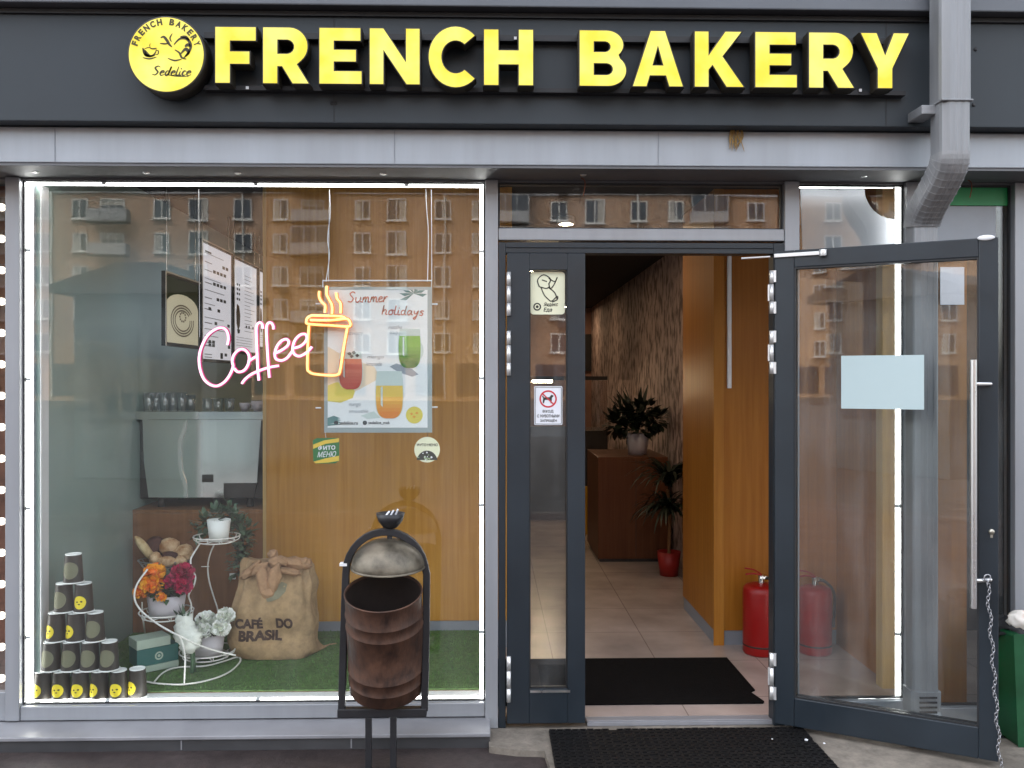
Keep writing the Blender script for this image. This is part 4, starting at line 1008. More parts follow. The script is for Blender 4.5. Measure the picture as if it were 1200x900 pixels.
mb = MB(); mb.box(xc0 + .01, xc1 - .01, YW + .585, YW + .599, ztc + .001, ztc + .5); tag(mb.build('splashback', m_dark), 'dark splashback panel behind the coffee machine', 'panel')
ztray = ZV(482.5, YM - .03)
rnd = random.Random(4)
gi = 0
places = ['leftmost clear tumbler on the coffee machine, beside the grey wall', 'second clear tumbler from the grey wall on the machine', 'third clear tumbler from the grey wall on the machine', 'fourth clear tumbler from the grey wall on the machine', 'fifth clear tumbler along the machine top', 'sixth clear tumbler, the last tall one along the machine']
for k, u in enumerate((174, 183, 193, 203, 213, 223)):
    c = P(u, 470, YM + .10 + .05 * (k % 2)); hgt = .115 if k < 5 else .1; r = .033
    mb = MB(); mb.lathe([(0, 0), (r * .8, 0), (r, hgt), (r - .002, hgt), (r * .8 - .002, .006), (0, .006)], (c.x, c.y, ztray + .001), 16)
    tag(mb.build('tumbler', m_tumb), places[k], 'glass', 'clear tumblers on the coffee machine')
for k, (u, lab) in enumerate(((243, 'small clear glass beneath the second f of the neon sign'), (256, 'short clear glass at the middle of the machine tray'), (269, 'short clear glass next to the white cups on the machine'))):
    c = P(u, 470, YM + .12); r = .032
    mb = MB(); mb.lathe([(0, 0), (r * .85, 0), (r, .08), (r - .002, .08), (r * .85 - .002, .006), (0, .006)], (c.x, c.y, ztray + .001), 16); tag(mb.build('short_glass', m_tumb), ['short clear glass right of the tall tumblers on the machine', 'short clear glass between two others on the machine', 'short clear glass next to the white cups on the machine'][k], 'glass', 'short glasses on the coffee machine')
for k, (u, r, lab) in enumerate(((287, .034, 'small white coffee cup on the machine beside the short glasses'), (302, .042, 'bigger white coffee cup on the machine by the oak edge'))):
    c = P(u, 470, YM + .12); o = thing('coffee_cup', (c.x, c.y, ztray + .001), lab, 'cup')
    mb = MB(); mb.lathe([(0, 0), (r * .55, 0), (r * .9, r * .7), (r, r * 1.5), (r - .003, r * 1.5), (r * .8, r * .6), (0, .008)], (c.x, c.y, ztray + .001), 18); mb.build('bowl', m_pot, o)
    mb = MB(); mb.tube([(c.x + r * .9 + .016 * cos(a), c.y, ztray + r * .9 + .018 * sin(a)) for a in [radians(-95 + 190 * i / 8) for i in range(9)]], .004, 6); mb.build('handle', m_pot, o)
mb = MB(); c = P(273, 675, YW); mb.box(c.x - .018, c.x + .018, YW - .012, YW - .0005, c.z - .018, c.z + .018); mb.lathe([(0, .0), (.011, .0), (.011, .004), (0, .004)], (c.x, YW - .0125, c.z), 14, mi=1, mat=Matrix.Rotation(radians(90), 3, 'X')); tag(mb.build('wall_socket', [m_cupw, m_pot], bevel=.003), 'small cream wall socket on the brown cabinet beside the sack', 'socket')

# ------------------------------------------------------------------ menu boards (hung along X = -1.88, facing into the shop)
XB = -1.88
m_frame = M('black_board_frame', (.02, .02, .02), .35, .3)
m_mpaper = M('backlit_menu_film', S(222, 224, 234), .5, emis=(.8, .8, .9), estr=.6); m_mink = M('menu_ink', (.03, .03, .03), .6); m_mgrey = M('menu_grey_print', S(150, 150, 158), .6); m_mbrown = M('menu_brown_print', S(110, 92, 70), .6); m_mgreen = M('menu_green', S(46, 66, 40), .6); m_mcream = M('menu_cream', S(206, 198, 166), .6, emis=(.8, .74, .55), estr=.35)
def board(u0, vt, vb, u1, label, kind, fr=.022):
    y0 = PXP(u0, vt, XB).y; y1 = PXP(u1, vt, XB).y
    z1 = PXP(u0, vt, XB).z; z0 = PXP(u0, vb, XB).z
    o = thing('menu_board', (XB, (y0 + y1) / 2, z0), label, 'menu board')
    t = .02
    mb = MB(); mb.box(XB - t, XB + .004, y0, y0 + fr, z0, z1); mb.box(XB - t, XB + .004, y1 - fr, y1, z0, z1); mb.box(XB - t, XB + .004, y0 + fr, y1 - fr, z0, z0 + fr); mb.box(XB - t, XB + .004, y0 + fr, y1 - fr, z1 - fr, z1)
    mb.build('frame', m_frame, o, bevel=.002)
    mb = MB(); mb.box(XB + .0045, XB + .007, y0, y0 + .014, z0, z1); mb.box(XB + .0045, XB + .007, y0 + .014, y1, z1 - .009, z1); mb.build('edge_trim', m_hinge, o)
    mb = MB(); mb.tube([(XB - .01, y0 + .06, z1), (XB - .01, y0 + .06, CE - .003)], .003, 6); mb.tube([(XB - .01, y1 - .06, z1), (XB - .01, y1 - .06, CE - .003)], .003, 6); split_build(mb, 'hanger', m_steel, o)
    a0, a1, b0, b1 = y0 + fr, y1 - fr, z0 + fr, z1 - fr
    def q(x, y, h=.0005): return Vector((XB - .004 + h, a0 + (a1 - a0) * x, b0 + (b1 - b0) * y))
    mb = MB(); mb.box(XB - .0095, XB - .004, a0, a1, b0, b1, 0)
    def rect(x0, x1, y0, y1, mi, h=.0008): mb.poly([q(x0, y0, h), q(x1, y0, h), q(x1, y1, h), q(x0, y1, h)], mi)
    rnd = random.Random(hash(kind) % 97 + int(u0))
    if kind == 0:
        for (yy, xs) in ((.84, (.72, .84)), (.77, (.40, .52, .64, .76)), (.66, (.40, .52, .64, .76)), (.53, (.52, .64, .76)), (.43, (.25, .55)), (.31, (.45, .90)), (.14, (.25, .37, .92)), (.11, (.25, .37, .92)), (.035, (.65, .8)), (.01, (.65,))):
            for x in xs: rect(x - .045, x + .045, yy, yy + .028, 1)
            rect(.08, .32, yy + .002, yy + .010, 2)
        for yy in (.92, .70, .60, .48, .36, .26, .20): rect(.08, .08 + rnd.uniform(.3, .8), yy, yy + .006, 2)
        rect(.1, .3, .93, .945, 1)
    elif kind == 1:
        for yy in (.72, .67, .62, .56):
            for x in (.12, .2): rect(x, x + .055, yy, yy + .026, 1)
        mb.poly([q(.13, .52), q(.22, .50), q(.27, .40), (q(.25, .28)), q(.18, .22), q(.11, .30), q(.10, .42)], 3)
        mb.poly([q(.13, .24, .001), q(.26, .24, .001), q(.24, .2, .001), q(.16, .19, .001)], 4)
        for k in range(16): rect(.45, .45 + rnd.uniform(.25, .48), .86 - .042 * k, .866 - .042 * k, 2)
        for x in (.5, .62, .8): rect(x, x + .06, .27, .30, 1)
        for k in range(4): rect(.1, .8, .15 - .03 * k, .155 - .03 * k, 2)
    else:
        mb.poly([q(0, 1), q(0, .0), q(1, 0), q(1, 1)], 4)
        A = [q(.0, 0, .001), q(1, 0, .001), q(1, .55, .001)] + [q(.5 + .5 * cos(radians(a)), .55 + .22 * sin(radians(a)), .001) for a in range(10, 171, 16)] + [q(0, .55, .001)]
        mb.poly(A, 5)
        for rr in (.20, .25, .30):
            n = 30; V = []
            for k in range(n + 1):
                a = 2 * pi * k / n * .93 + .6; V.append((.5 + rr * 1.15 * cos(a), .36 + rr * .8 * sin(a)))
            for (x0_, y0_), (x1_, y1_) in zip(V[:-1], V[1:]):
                d = Vector((x1_ - x0_, y1_ - y0_)).normalized() * .012; nn = Vector((-d.y, d.x))
                mb.poly([q(x0_ + nn.x, y0_ + nn.y, .0015), q(x1_ + nn.x, y1_ + nn.y, .0015), q(x1_ - nn.x, y1_ - nn.y, .0015), q(x0_ - nn.x, y0_ - nn.y, .0015)], 3)
        for k in range(10):
            a = 2 * pi * k / 10; q0 = (.5 + .09 * cos(a), .42 + .07 * sin(a)); rect(q0[0] - .02, q0[0] + .02, q0[1] - .015, q0[1] + .015, 3, .0018)
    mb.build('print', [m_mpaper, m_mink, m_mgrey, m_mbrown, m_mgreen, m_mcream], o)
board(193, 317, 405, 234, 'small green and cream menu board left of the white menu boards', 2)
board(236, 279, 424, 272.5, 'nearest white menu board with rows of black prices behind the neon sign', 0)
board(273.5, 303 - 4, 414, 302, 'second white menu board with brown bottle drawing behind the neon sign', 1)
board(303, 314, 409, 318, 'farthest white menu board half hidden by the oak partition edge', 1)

# ------------------------------------------------------------------ neon sign
YN = .115
ne = thing('neon_sign', (XU(320, YN), YN, ZV(455, YN)), 'pink neon Coffee lettering with amber takeaway cup outline hung inside the glass', 'neon sign')
def z2(x, y): return (220 + x / 6, 350 + y / 6)
C_ = [[(278, 325), (286, 275), (272, 225), (240, 205), (195, 215), (140, 258), (100, 330), (80, 410), (85, 490), (110, 560), (150, 600), (200, 615), (250, 592), (290, 545), (318, 480), (312, 440), (325, 395), (360, 360), (400, 360), (430, 400), (425, 460), (395, 505), (352, 515), (326, 490)],
      [(425, 442), (450, 425), (482, 406)],
      [(500, 575), (492, 500), (488, 400), (482, 260), (483, 195), (500, 170), (520, 175), (528, 210)],
      [(573, 555), (565, 450), (556, 300), (553, 205), (565, 173), (585, 170), (600, 190), (602, 215)],
      [(380, 598), (400, 570), (450, 530), (520, 500), (580, 482), (640, 472)],
      [(612, 385), (660, 362), (700, 332), (710, 302), (690, 285), (655, 300), (625, 340), (612, 390), (622, 425), (660, 435), (700, 415), (738, 365)],
      [(738, 350), (790, 335), (825, 305), (838, 275), (825, 250), (790, 255), (755, 290), (738, 340), (745, 385), (780, 405), (820, 390), (850, 365), (872, 338)]]
rr = 1.4 * px(YN)
mb = MB(); mk = MB()
for st in C_:
    c = smooth_curve(pp([z2(*q) for q in st], YN), 5)
    mb.tube(c, rr, 8); mk.tube([q + Vector((0, .012, 0)) for q in c], rr * 1.7, 8)
l_ = mb.build('lettering', m_neonp, ne); mk.build('sleeve', m_neonback_p, l_)
def z5(x, y): return (180 + x / 5, 270 + y / 5)
U_ = [[z2(870, 118), z2(1000, 121), z2(1085, 126), z2(1110, 140)], [z2(870, 118), z2(842, 135), z2(834, 158), z2(850, 178), z2(1000, 188), z2(1125, 196), z2(1143, 178), z2(1132, 152), z2(1108, 142), z2(1000, 152), z2(860, 150)],
      [z2(852, 188), z2(845, 300), z2(841, 480), z2(852, 512), z2(890, 530), z2(1000, 540), z2(1050, 535), z2(1070, 510), z2(1095, 350), z2(1122, 205)],
      [z5(970, 355), z5(970, 390), z5(985, 420), z5(1005, 440), z5(1003, 482)], [z5(1015, 325), z5(1013, 370), z5(1025, 400), z5(1045, 440), z5(1045, 490)], [z5(1070, 365), z5(1075, 400), z5(1095, 430), z5(1095, 485)]]
mb = MB(); mk = MB()
for st in U_:
    c = smooth_curve(pp(st, YN), 5); mb.tube(c, rr, 8); mk.tube([q + Vector((0, .012, 0)) for q in c], rr * 1.7, 8)
l_ = mb.build('cup_outline', m_neono, ne); mk.build('sleeve', m_neonback_o, l_)
mb = MB(); mb.tube(smooth_curve(pp([(386, 222), (387, 250), (384, 280), (386, 300), (382, 330)], YN)), .0022, 6); mb.tube(pp([(233, 222), (234, 395)], YN), .0012, 5); split_build(mb, 'hanging_cord', m_white, ne)

# ------------------------------------------------------------------ poster
YP = .16
po = thing('poster', (XU(443, YP), YP, ZV(507, YP)), 'Summer holidays poster with three fruit drinks in a clear grey frame', 'poster')
def zp(x, y): return (360 + x / 3.83, 320 + y / 3.83)
def zr(x0, x1, y0, y1): return [zp(x0, y0), zp(x0, y1), zp(x1, y1), zp(x1, y0)]
mb = MB(); mb.prism(pp(zr(76, 560, 62, 716), YP), (0, .008, 0)); mb.build('backing', M('grey_acrylic', S(166, 176, 178), .3, var=.04), po, bevel=.002)
mp_ = [M('print_white', S(250, 251, 253), .5), M('print_coral', S(205, 96, 70), .6), M('print_teal', S(96, 140, 140), .6), M('print_green', S(126, 184, 66), .6), M('print_green_dark', S(78, 140, 54), .6),
       M('print_red', S(216, 104, 80), .6), M('print_orange', S(240, 160, 54), .6), M('print_yellow', S(234, 214, 90), .6), M('print_glass', S(214, 226, 222), .6), M('print_grey', S(160, 166, 176), .6), M('print_peach', S(246, 224, 196), .6), M('print_dark', S(50, 54, 60), .6), M('print_lemon', S(244, 206, 96), .6)]
mb = MB(); YQ = YP - .001
mb.prism(pp(zr(92, 540, 76, 694), YQ), (0, -.001, 0), 0)
def sh(pts, mi, lay): mb.poly(pp([zp(*p) for p in pts], YQ, .0012 + .0004 * lay), mi)
sh([(92, 330), (92, 560), (200, 540), (330, 470), (300, 420), (180, 380)], 10, 0)
sh([(92, 505), (92, 575), (150, 582), (205, 560), (215, 530), (180, 495), (130, 490)], 7, 1)
sh([(370, 420), (400, 405), (470, 430), (500, 455), (470, 465), (410, 445)], 9, 1); sh([(240, 640), (300, 620), (330, 650), (270, 655)], 8, 1)
def mixc(a, b, t): return tuple(x + (y - x) * t for x, y in zip(a, b))
cdm = {}
for k_, (ca_1, cb_1) in {4: (S(126, 184, 66), S(62, 120, 46)), 5: (S(226, 128, 100), S(196, 74, 52)), 6: (S(244, 196, 84), S(236, 136, 40))}.items():
    cdm[k_] = []
    for q in range(5):
        mp_.append(M('print_drink', mixc(ca_1, cb_1, (q + 1) / 5), .6)); cdm[k_].append(len(mp_) - 1)
def tumb(x0, x1, y0, y1, yl, c, cd, handle):
    def prof(t):
        return (.86 + .14 * sin(pi * min(1, t / .75) * .75)) * (1 if t < .72 else .30 + .70 * math.sqrt(max(0, 1 - ((t - .72) / .28) ** 2)))
    def outl(ya, k=1.):
        L_ = []; R_ = []; n = 22; cx = (x0 + x1) / 2; hw = (x1 - x0) / 2
        for i in range(n):
            y = ya + (y1 - ya) * i / (n - 1); t = (y - y0) / (y1 - y0); w = hw * prof(t) * k
            L_.append((cx - w, y)); R_.append((cx + w, y))
        return L_ + R_[::-1]
    if handle:
        mb.poly(pp([zp(x1 - 6 + 16 * cos(radians(a)), (y0 + y1) / 2 + 10 + 36 * sin(radians(a))) for a in range(0, 360, 20)], YQ, .0017), 8)
    sh(outl(y0), 8, 2); sh(outl(yl, .95), c, 3)
    for q in range(5):
        ya = yl + (y1 - yl) * (.35 + .11 * q); sh([p_ for p_ in outl(ya, .95 - .03 * q)], cdm[cd][q], 4 + q)
    sh([(x0 + (x1 - x0) * .2, yl + 6), (x0 + (x1 - x0) * .27, yl + 4), (x0 + (x1 - x0) * .27, y1 - 50), (x0 + (x1 - x0) * .2, y1 - 60)], 8, 10)
tumb(408, 512, 250, 426, 282, 3, 4, True); tumb(140, 250, 355, 522, 385, 5, 5, False); tumb(305, 433, 440, 652, 505, 12, 6, False)
for (x, y) in ((180, 360), (200, 355), (215, 368), (190, 372)): sh([(x, y), (x + 12, y - 6), (x + 20, y + 4), (x + 8, y + 10)], 11, 5)
for i in range(7):
    a = radians(200 - 32 * i); c0_ = (478, 92)
    sh([(c0_[0], c0_[1]), (c0_[0] + 40 * cos(a + .22), c0_[1] + 34 * sin(-a - .22) + 12), (min(538, c0_[0] + 66 * cos(a)), max(77, c0_[1] - 52 * sin(a) + 10)), (min(538, c0_[0] + 40 * cos(a - .22)), max(78, c0_[1] - 34 * sin(a - .22) + 12))], 2, 1 + (i % 3))
for i in range(4): sh([(92, 650 + i * 9), (120 + i * 8, 640 + i * 12), (150 + i * 3, 652 + i * 9), (92, 662 + i * 8)], 2, 1 + i % 2)
def pt_(s_, x0, x1, y0, y1, mi, shear=0., bold=0., sk=0.):
    u0, v0 = zp(x0, y0); u1, v1 = zp(x1, y1); text_fit(mb, s_, Fr(u0, u1, v0, v1, YQ, .0036, sk), mi, shear, bold)
for word, x0_, w_, y0_, xh_, tl_ in (('Summer', 180, 182, 134, 25, 4), ('holidays', 334, 190, 186, 22, -6)):
    for st in script(word, lambda x, y: (x0_ + w_ * x, y0_ - xh_ * y - tl_ * x), .12): pstroke(mb, [zp(*q_) for q_ in st], 1.25, YQ, .0036, 1)
pt_('matcha', 365, 425, 235, 250, 9, .2); pt_('orange', 372, 410, 262, 280, 9, .2); pt_('strawberry', 185, 250, 262, 282, 9, .2); pt_('mango', 270, 345, 372, 388, 9, .2); pt_('lemonade', 265, 335, 398, 416, 9, .2); pt_('mango', 188, 240, 585, 602, 9, .2); pt_('smoothie', 188, 275, 612, 626, 9, .2)
sh([(x, y) for x, y in circ(481, 637, 38, 24)], 7, 2)
for (x, y) in ((468, 632), (492, 628), (480, 645)): sh([(x - 8, y), (x, y - 6), (x + 9, y), (x, y + 6)], 6, 3)
for x in (130, 259): sh(circ(x, 672, 10, 14), 11, 2)
pt_('sedelice.ru', 145, 228, 664, 680, 11, 0, .015); pt_('sedelice_msk', 275, 372, 664, 680, 11, 0, .015)
mb.build('print', mp_, po)
mb = MB(); mb.prism(pp(zr(62, 572, 48, 722), YP), (0, -.0, 0) if False else (0, .003, 0)); 
for i, v in enumerate(mb.v): mb.v[i] = (v[0], v[1] - .012, v[2])
mb.build('clear_cover', m_clear, po)
for x, y in ((50, 138), (572, 140), (50, 605), (572, 602)):
    c = P(*zp(x, y), YP); mb = MB(); mb.tube([c + Vector((-.012, -.004, 0)), c + Vector((.014, -.004, 0))], .004, 8); mb.build('standoff', m_white, po)
mb = MB(); mb.tube(pp([zp(70, 34), zp(560, 34)], YP), .0035, 6); mb.build('top_bar', m_white, po)
mb = MB(); mb.tube(smooth_curve(pp([(385, 330), (386, 222)], YP)), .0016, 5); mb.tube(smooth_curve(pp([(499, 222), (500, 245), (502, 275), (501, 330)], YP)), .0022, 5); mb.tube(pp([(505.5, 222), (506, 330)], YP), .0018, 5); mb.tube(pp([zp(70, 34), zp(70, 64)], YP), .002, 5); mb.tube(pp([zp(558, 34), zp(558, 64)], YP), .002, 5); split_build(mb, 'hanging_wire', m_white, po)
# little tags under the poster
m_tg = M('tag_green', S(46, 112, 58), .5); m_ty = M('tag_yellow', S(224, 190, 70), .5)
mb = MB(); sq = [(366.5, 516), (371, 513.5), (395, 513), (397.5, 516), (397.5, 540), (393, 543), (370, 543.5), (367, 540)]
mb.prism(pp(sq, YP), (0, .004, 0), 0)
mb.poly(pp([(367, 521), (380, 516), (397.3, 513.5), (397.3, 518), (382, 520), (367, 526)], YP, .001), 1); mb.poly(pp([(367.5, 541), (382, 537), (397.3, 534), (397.3, 540), (385, 542), (370, 543)], YP, .001), 1)
text_fit(mb, 'ФИТО', Fr(373, 393, 522.5, 528, YP, .0015, -1.), 2, 0, .03); text_fit(mb, 'МЕНЮ', Fr(372, 394, 529.5, 536, YP, .0015, -1.), 2, .3, .005)
mb.tube(pp([(382, 513), (381, 506)], YP), .001, 5, mi=2)
tag(mb.build('menu_tag', [m_tg, m_ty, m_paper]), 'small square green ФИТО МЕНЮ tag hanging under the poster', 'tag')
mb = MB(); mb.prism(pp(circ(500.5, 527, 15, 32), YP), (0, .004, 0), 0)
mb.poly(pp(circ(500.5, 542, 12.5, 18, 12, 168, ry=14), YP, .001), 1)
rnd = random.Random(9)
for k in range(26):
    a, r = rnd.uniform(20, 160), rnd.uniform(1, 10.5); u, v = 500.5 + r * cos(radians(a)), 539.5 - r * .95 * sin(radians(a)); s_ = rnd.uniform(.7, 1.5)
    mb.poly(pp([(u - s_, v), (u, v - s_), (u + s_, v), (u, v + s_)], YP, .0015 + .0001 * k), 2 if k % 3 else 3)
text_fit(mb, 'ФИТО МЕНЮ', Fr(488.5, 513, 519.5, 523, YP, .0015), 1, 0, .02); mb.tube(pp([(501, 512), (501.5, 506)], YP), .001, 5, mi=1)
tag(mb.build('menu_tag', [m_cream, m_sink, M('tag_leaf', S(150, 170, 130), .6), m_paper]), 'small round cream tag with dark half circle under the poster', 'tag')

# ------------------------------------------------------------------ paper cups
YCUP = .088; S0 = .0998
cupH, rT, rB = .139, .0365, .0455
def make_cup(olive, ea):
    o = thing('paper_cup', (0, 0, 0), 'x', 'paper cup', 'paper cups piled in the window corner')
    mb = MB(); mb.lathe([(rB, .004), (rT + .001, cupH - .004)], (0, 0, 0), 32); mb.lathe([(rT, cupH - .004), (rT, cupH), (rT - .003, cupH), (rT - .003, cupH - .01)], (0, 0, 0), 32, 1)
    mb.build('body', [m_cup, m_cupw], o, local=True)
    mb = MB(); mb.lathe([(rT - .0035, cupH - .003), (0, cupH - .003)], (0, 0, 0), 32); mb.build('base', m_cupw, o, local=True)
    mb = MB(); mb.tube([((rB + .001) * cos(a), (rB + .001) * sin(a), .0035) for a in [2 * pi * i / 32 for i in range(32)]], .0034, 6, closed=True); mb.build('rim', m_cupw, o, local=True)
    mb = MB(); R0 = .0405 if olive else .031; zc = .064 if olive else .052
    def sp(x, z, h):
        r = rB + (rT - rB) * (zc + z) / cupH + h; a = -pi / 2 + ea + x / r
        return (r * cos(a), r * sin(a), zc + z)
    n = 28; rings = 5; V = [sp(0, 0, .0008)]; Fs = []
    for j in range(1, rings + 1):
        for k in range(n): V.append(sp(R0 * j / rings * cos(2 * pi * k / n), R0 * j / rings * sin(2 * pi * k / n), .0008))
    for k in range(n): Fs.append((0, 1 + k, 1 + (k + 1) % n))
    for j in range(rings - 1):
        for k in range(n): a = 1 + j * n; Fs.append((a + k, a + n + k, a + n + (k + 1) % n, a + (k + 1) % n))
    mb.add(V, Fs, 0, True)
    if not olive:
        for (cx_, cz_, w_, h_) in ((-.011, .003, .005, .004), (.010, .005, .006, .004), (-.001, -.008, .006, .003)):
            mb.add([sp(cx_ + w_ * cos(2 * pi * k / 8), cz_ + h_ * sin(2 * pi * k / 8), .0016) for k in range(8)], [tuple(range(8))], 1)
    mb.build('emblem', [m_olive if olive else m_emy, m_ink], o, local=True)
    return o
protos = {}
first = {}
def put_cup(u, row, olive, ea, label, v=None, Y=YCUP):
    key = (olive, round(ea, 1))
    if key not in protos: o = protos[key] = make_cup(olive, ea)
    else: o = copy_tree(protos[key])
    o.location = (XU(u, Y), Y, S0 + row * (cupH + .0015)); o['label'] = label
    o.rotation_euler = (0, 0, 0)
rowname = ['bottom row', 'second row', 'third row', 'fourth row']
P_ = 22.6
put_cup(49.5, 0, 0, -.4, 'dark cup with a half turned yellow emblem at the left corner of the bottom row')
put_cup(71.6, 0, 0, -.05, 'dark cup with yellow emblem, second from left in the bottom row of the pile')
put_cup(94.2, 0, 0, -.05, 'dark cup with yellow emblem in the middle of the bottom row of the pile')
put_cup(116.8, 0, 0, -.55, 'dark cup with half turned yellow emblem, fourth from left in the bottom row')
put_cup(139.2, 0, 0, -.05, 'dark cup with yellow emblem at the right end of the pile, nothing stacked on it')
for k in range(4):
    put_cup(60.3 + k * P_, 1, 1, -.3 if k == 0 else 0., ['dark cup with olive patch at the left end of the second row from below', 'dark cup with olive patch, second from left in the second row from below', 'dark cup with olive patch, third from left in the second row from below', 'dark cup with olive patch at the right end of the second row from below'][k])
put_cup(66, 2, 0, -.55, 'dark cup with half turned yellow emblem at the left of the three cup row'); put_cup(88.8, 2, 0, -.55, 'dark cup with half turned yellow emblem between two cups of the three cup row'); put_cup(111.5, 2, 1, 0., 'dark cup with olive patch at the right of the three cup row')
put_cup(75, 3, 1, -.3, 'dark cup with olive patch, left of the two under the top cup'); put_cup(98, 3, 0, -.05, 'dark cup with yellow emblem, right of the two under the top cup')
put_cup(86, 4, 1, 0., 'topmost dark cup with olive patch crowning the pile')
put_cup(161, 0, 0, -.55, 'single dark cup standing apart beside the pile next to the turf', Y=.112)

# ------------------------------------------------------------------ flower stand
YS = .62
fsd = thing('flower_stand', (XU(220, YS), YS, ZF), 'white curly wire plant stand with three round trays', 'plant stand')
wr = .0045
mb = MB()
base = [G(u, v, ZF + .006) for u, v in ((162, 797), (185, 801), (215, 802), (245, 797), (268, 788), (281, 776), (279, 770), (262, 775), (240, 780.5), (215, 781.5), (200, 784), (189, 790), (181, 799))]
mb.tube(smooth_curve(base), wr, 8)
mb.build('base_hoop', m_wire, fsd)
def tray(u, v, ru, Y, name='tray'):
    c = P(u, v, Y); r = ru * px(Y); mb = MB()
    for rr_, z_ in ((r, 0), (r * .78, -.03)):
        mb.tube([(c.x + rr_ * cos(a), c.y + rr_ * sin(a), c.z + z_) for a in [2 * pi * i / 40 for i in range(40)]], wr * .85, 7, closed=True)
    for k in range(10):
        a = 2 * pi * k / 10 + .2; mb.tube(smooth_curve([(c.x + r * cos(a), c.y + r * sin(a), c.z), (c.x + r * .95 * cos(a), c.y + r * .95 * sin(a), c.z - .02), (c.x + r * .78 * cos(a), c.y + r * .78 * sin(a), c.z - .03)], 3), wr * .6, 5)
    for k in range(3):
        a = pi * k / 3; mb.tube([(c.x + r * .78 * cos(a), c.y + r * .78 * sin(a), c.z - .03), (c.x - r * .78 * cos(a), c.y - r * .78 * sin(a), c.z - .03)], wr * .6, 5)
    mb.build(name, m_wire, fsd); return c, r
cT, rTt = tray(254, 628, 26, .78); cM, rM = tray(195, 716, 30, .58); cBt, rBt = tray(243, 762, 31, .62)
mb = MB()
mb.tube(smooth_curve([P(173, 667, .5), P(161, 684, .46), P(157.5, 700, .43), P(164, 714, .42), P(180, 728, .40), P(198, 739, .38), P(210, 745, .37), P(226, 753, .40), P(250, 762, .46), P(276, 768, .52)]), wr * 1.1, 8)
q0 = G(216, 801, ZF + .006)
mb.tube(smooth_curve([P(210, 745, .37), P(214.5, 756, .36), P(217, 772, q0.y + .03), P(216.5, 788, q0.y + .01), q0]), wr, 8)
mb.tube(smooth_curve([P(166.5, 706, .55), P(167, 720, .6), P(169, 735, .66), G(171, 751, ZF)]), wr, 8)
mb.tube(smooth_curve([P(234, 637.5, .76), P(228, 647, .74), P(223.5, 656, .72), P(225, 667, .7), P(229, 676, .68), P(227, 686, .67), P(222.5, 694, .66), P(221, 699, .65), P(224, 708, .64), P(223.5, 716, .63), P(219, 723, .62)]), wr * 1.05, 8)
mb.tube(smooth_curve([P(251, 638, .86), P(246, 650, .88), P(243.5, 664, .9), P(245, 680, .9), P(250, 698, .9), P(255, 714, .9), P(257, 730, .9), G(258, 752, ZF)]), wr * .95, 8)
mb.tube([P(236, 664, .84), P(245, 664, .89)], wr * .6, 6)
mb.build('legs', m_wire, fsd)
def flower(mb, c, r, n, rnd, mi=0, flat=.8, pet=.34):
    c = Vector(c)
    mb.blob(c, r * .62, r * .62, r * .62 * flat, mi + 1, 10)
    for k in range(n):
        z = 1 - 1.75 * (k + .5) / n; a = k * 2.39996 + rnd.uniform(-.2, .2); s_ = math.sqrt(max(0, 1 - z * z))
        d = Vector((s_ * cos(a), s_ * sin(a), z)); t1 = d.orthogonal().normalized(); q_ = rnd.uniform(0, pi); t2 = d.cross(t1); tt = t1 * cos(q_) + t2 * sin(q_)
        pc = c + Vector((d.x, d.y, d.z * flat)) * r * rnd.uniform(.5, .68); tip = pc + d * r * pet + tt * r * .08; w = r * .2
        mb.add([pc - tt * w, pc + tt * w, tip + tt * w * 1.1 + Vector((0, 0, -r * .03)), tip + d * r * .07, tip - tt * w * 1.1], [(0, 1, 2, 3, 4)], mi + (1 if rnd.random() < .35 else 0), False)
def trough(mb, c, w0, w1, d_, h):
    mb.lathe([(0, 0), (w0, 0), (w1, h), (w1 - .006, h), (w0 - .004, h * .8), (0, h * .8)], c, 24, squash=(1, d_))
rnd = random.Random(21); k_ = px(.58)
c = Vector((cM.x, cM.y, cM.z - .025))
fp = thing('flower_pot', c, 'orange and magenta flowers in a pale pot on the middle tray', 'flowers')
mb = MB(); trough(mb, c, 19 * k_, 22 * k_, .8, .115); mb.build('pot', m_pot, fp)
mb = MB(); leaves(mb, c + Vector((0, 0, .145)), 130, .085, .05, rnd, 0, .5); mb.build('foliage', m_leaf, fp)
for (u, v, r, y) in ((181, 671, 13, .55), (178.5, 684, 13.5, .52), (164.5, 694, 9, .52), (189, 699.5, 6.5, .49)):
    mb = MB(); flower(mb, P(u, v, y), r * px(y), 90, rnd, 0, .85); mb.build('orange_flower', [m_orange, m_orange2], fp)
for (u, v, r, y) in ((214, 672, 13, .55), (202, 682, 9.5, .55), (215, 687, 10, .52)):
    mb = MB(); flower(mb, P(u, v, y), r * px(y), 150, rnd, 0, .9, .42); mb.build('magenta_flower', [m_mag, m_mag2], fp)
c = Vector((cBt.x, cBt.y, cBt.z - .025))
fp = thing('flower_pot', c, 'white chrysanthemums in a pale pot on the lowest tray', 'flowers')
mb = MB(); trough(mb, c, 17 * k_, 20 * k_, .8, .115); mb.build('pot', m_pot, fp)
mb = MB(); leaves(mb, c + Vector((0, 0, .145)), 90, .075, .045, rnd, 0, .5); mb.build('foliage', m_leafd, fp)
for (u, v, r, y) in ((241, 727, 12, .6), (264.5, 722, 11, .6), (259, 736, 11, .56), (239, 739, 9.5, .55)):
    mb = MB(); flower(mb, P(u, v, y), r * px(y), 130, rnd, 0, .9, .36); mb.build('white_flower', [m_wpetal, m_wpetal2], fp)
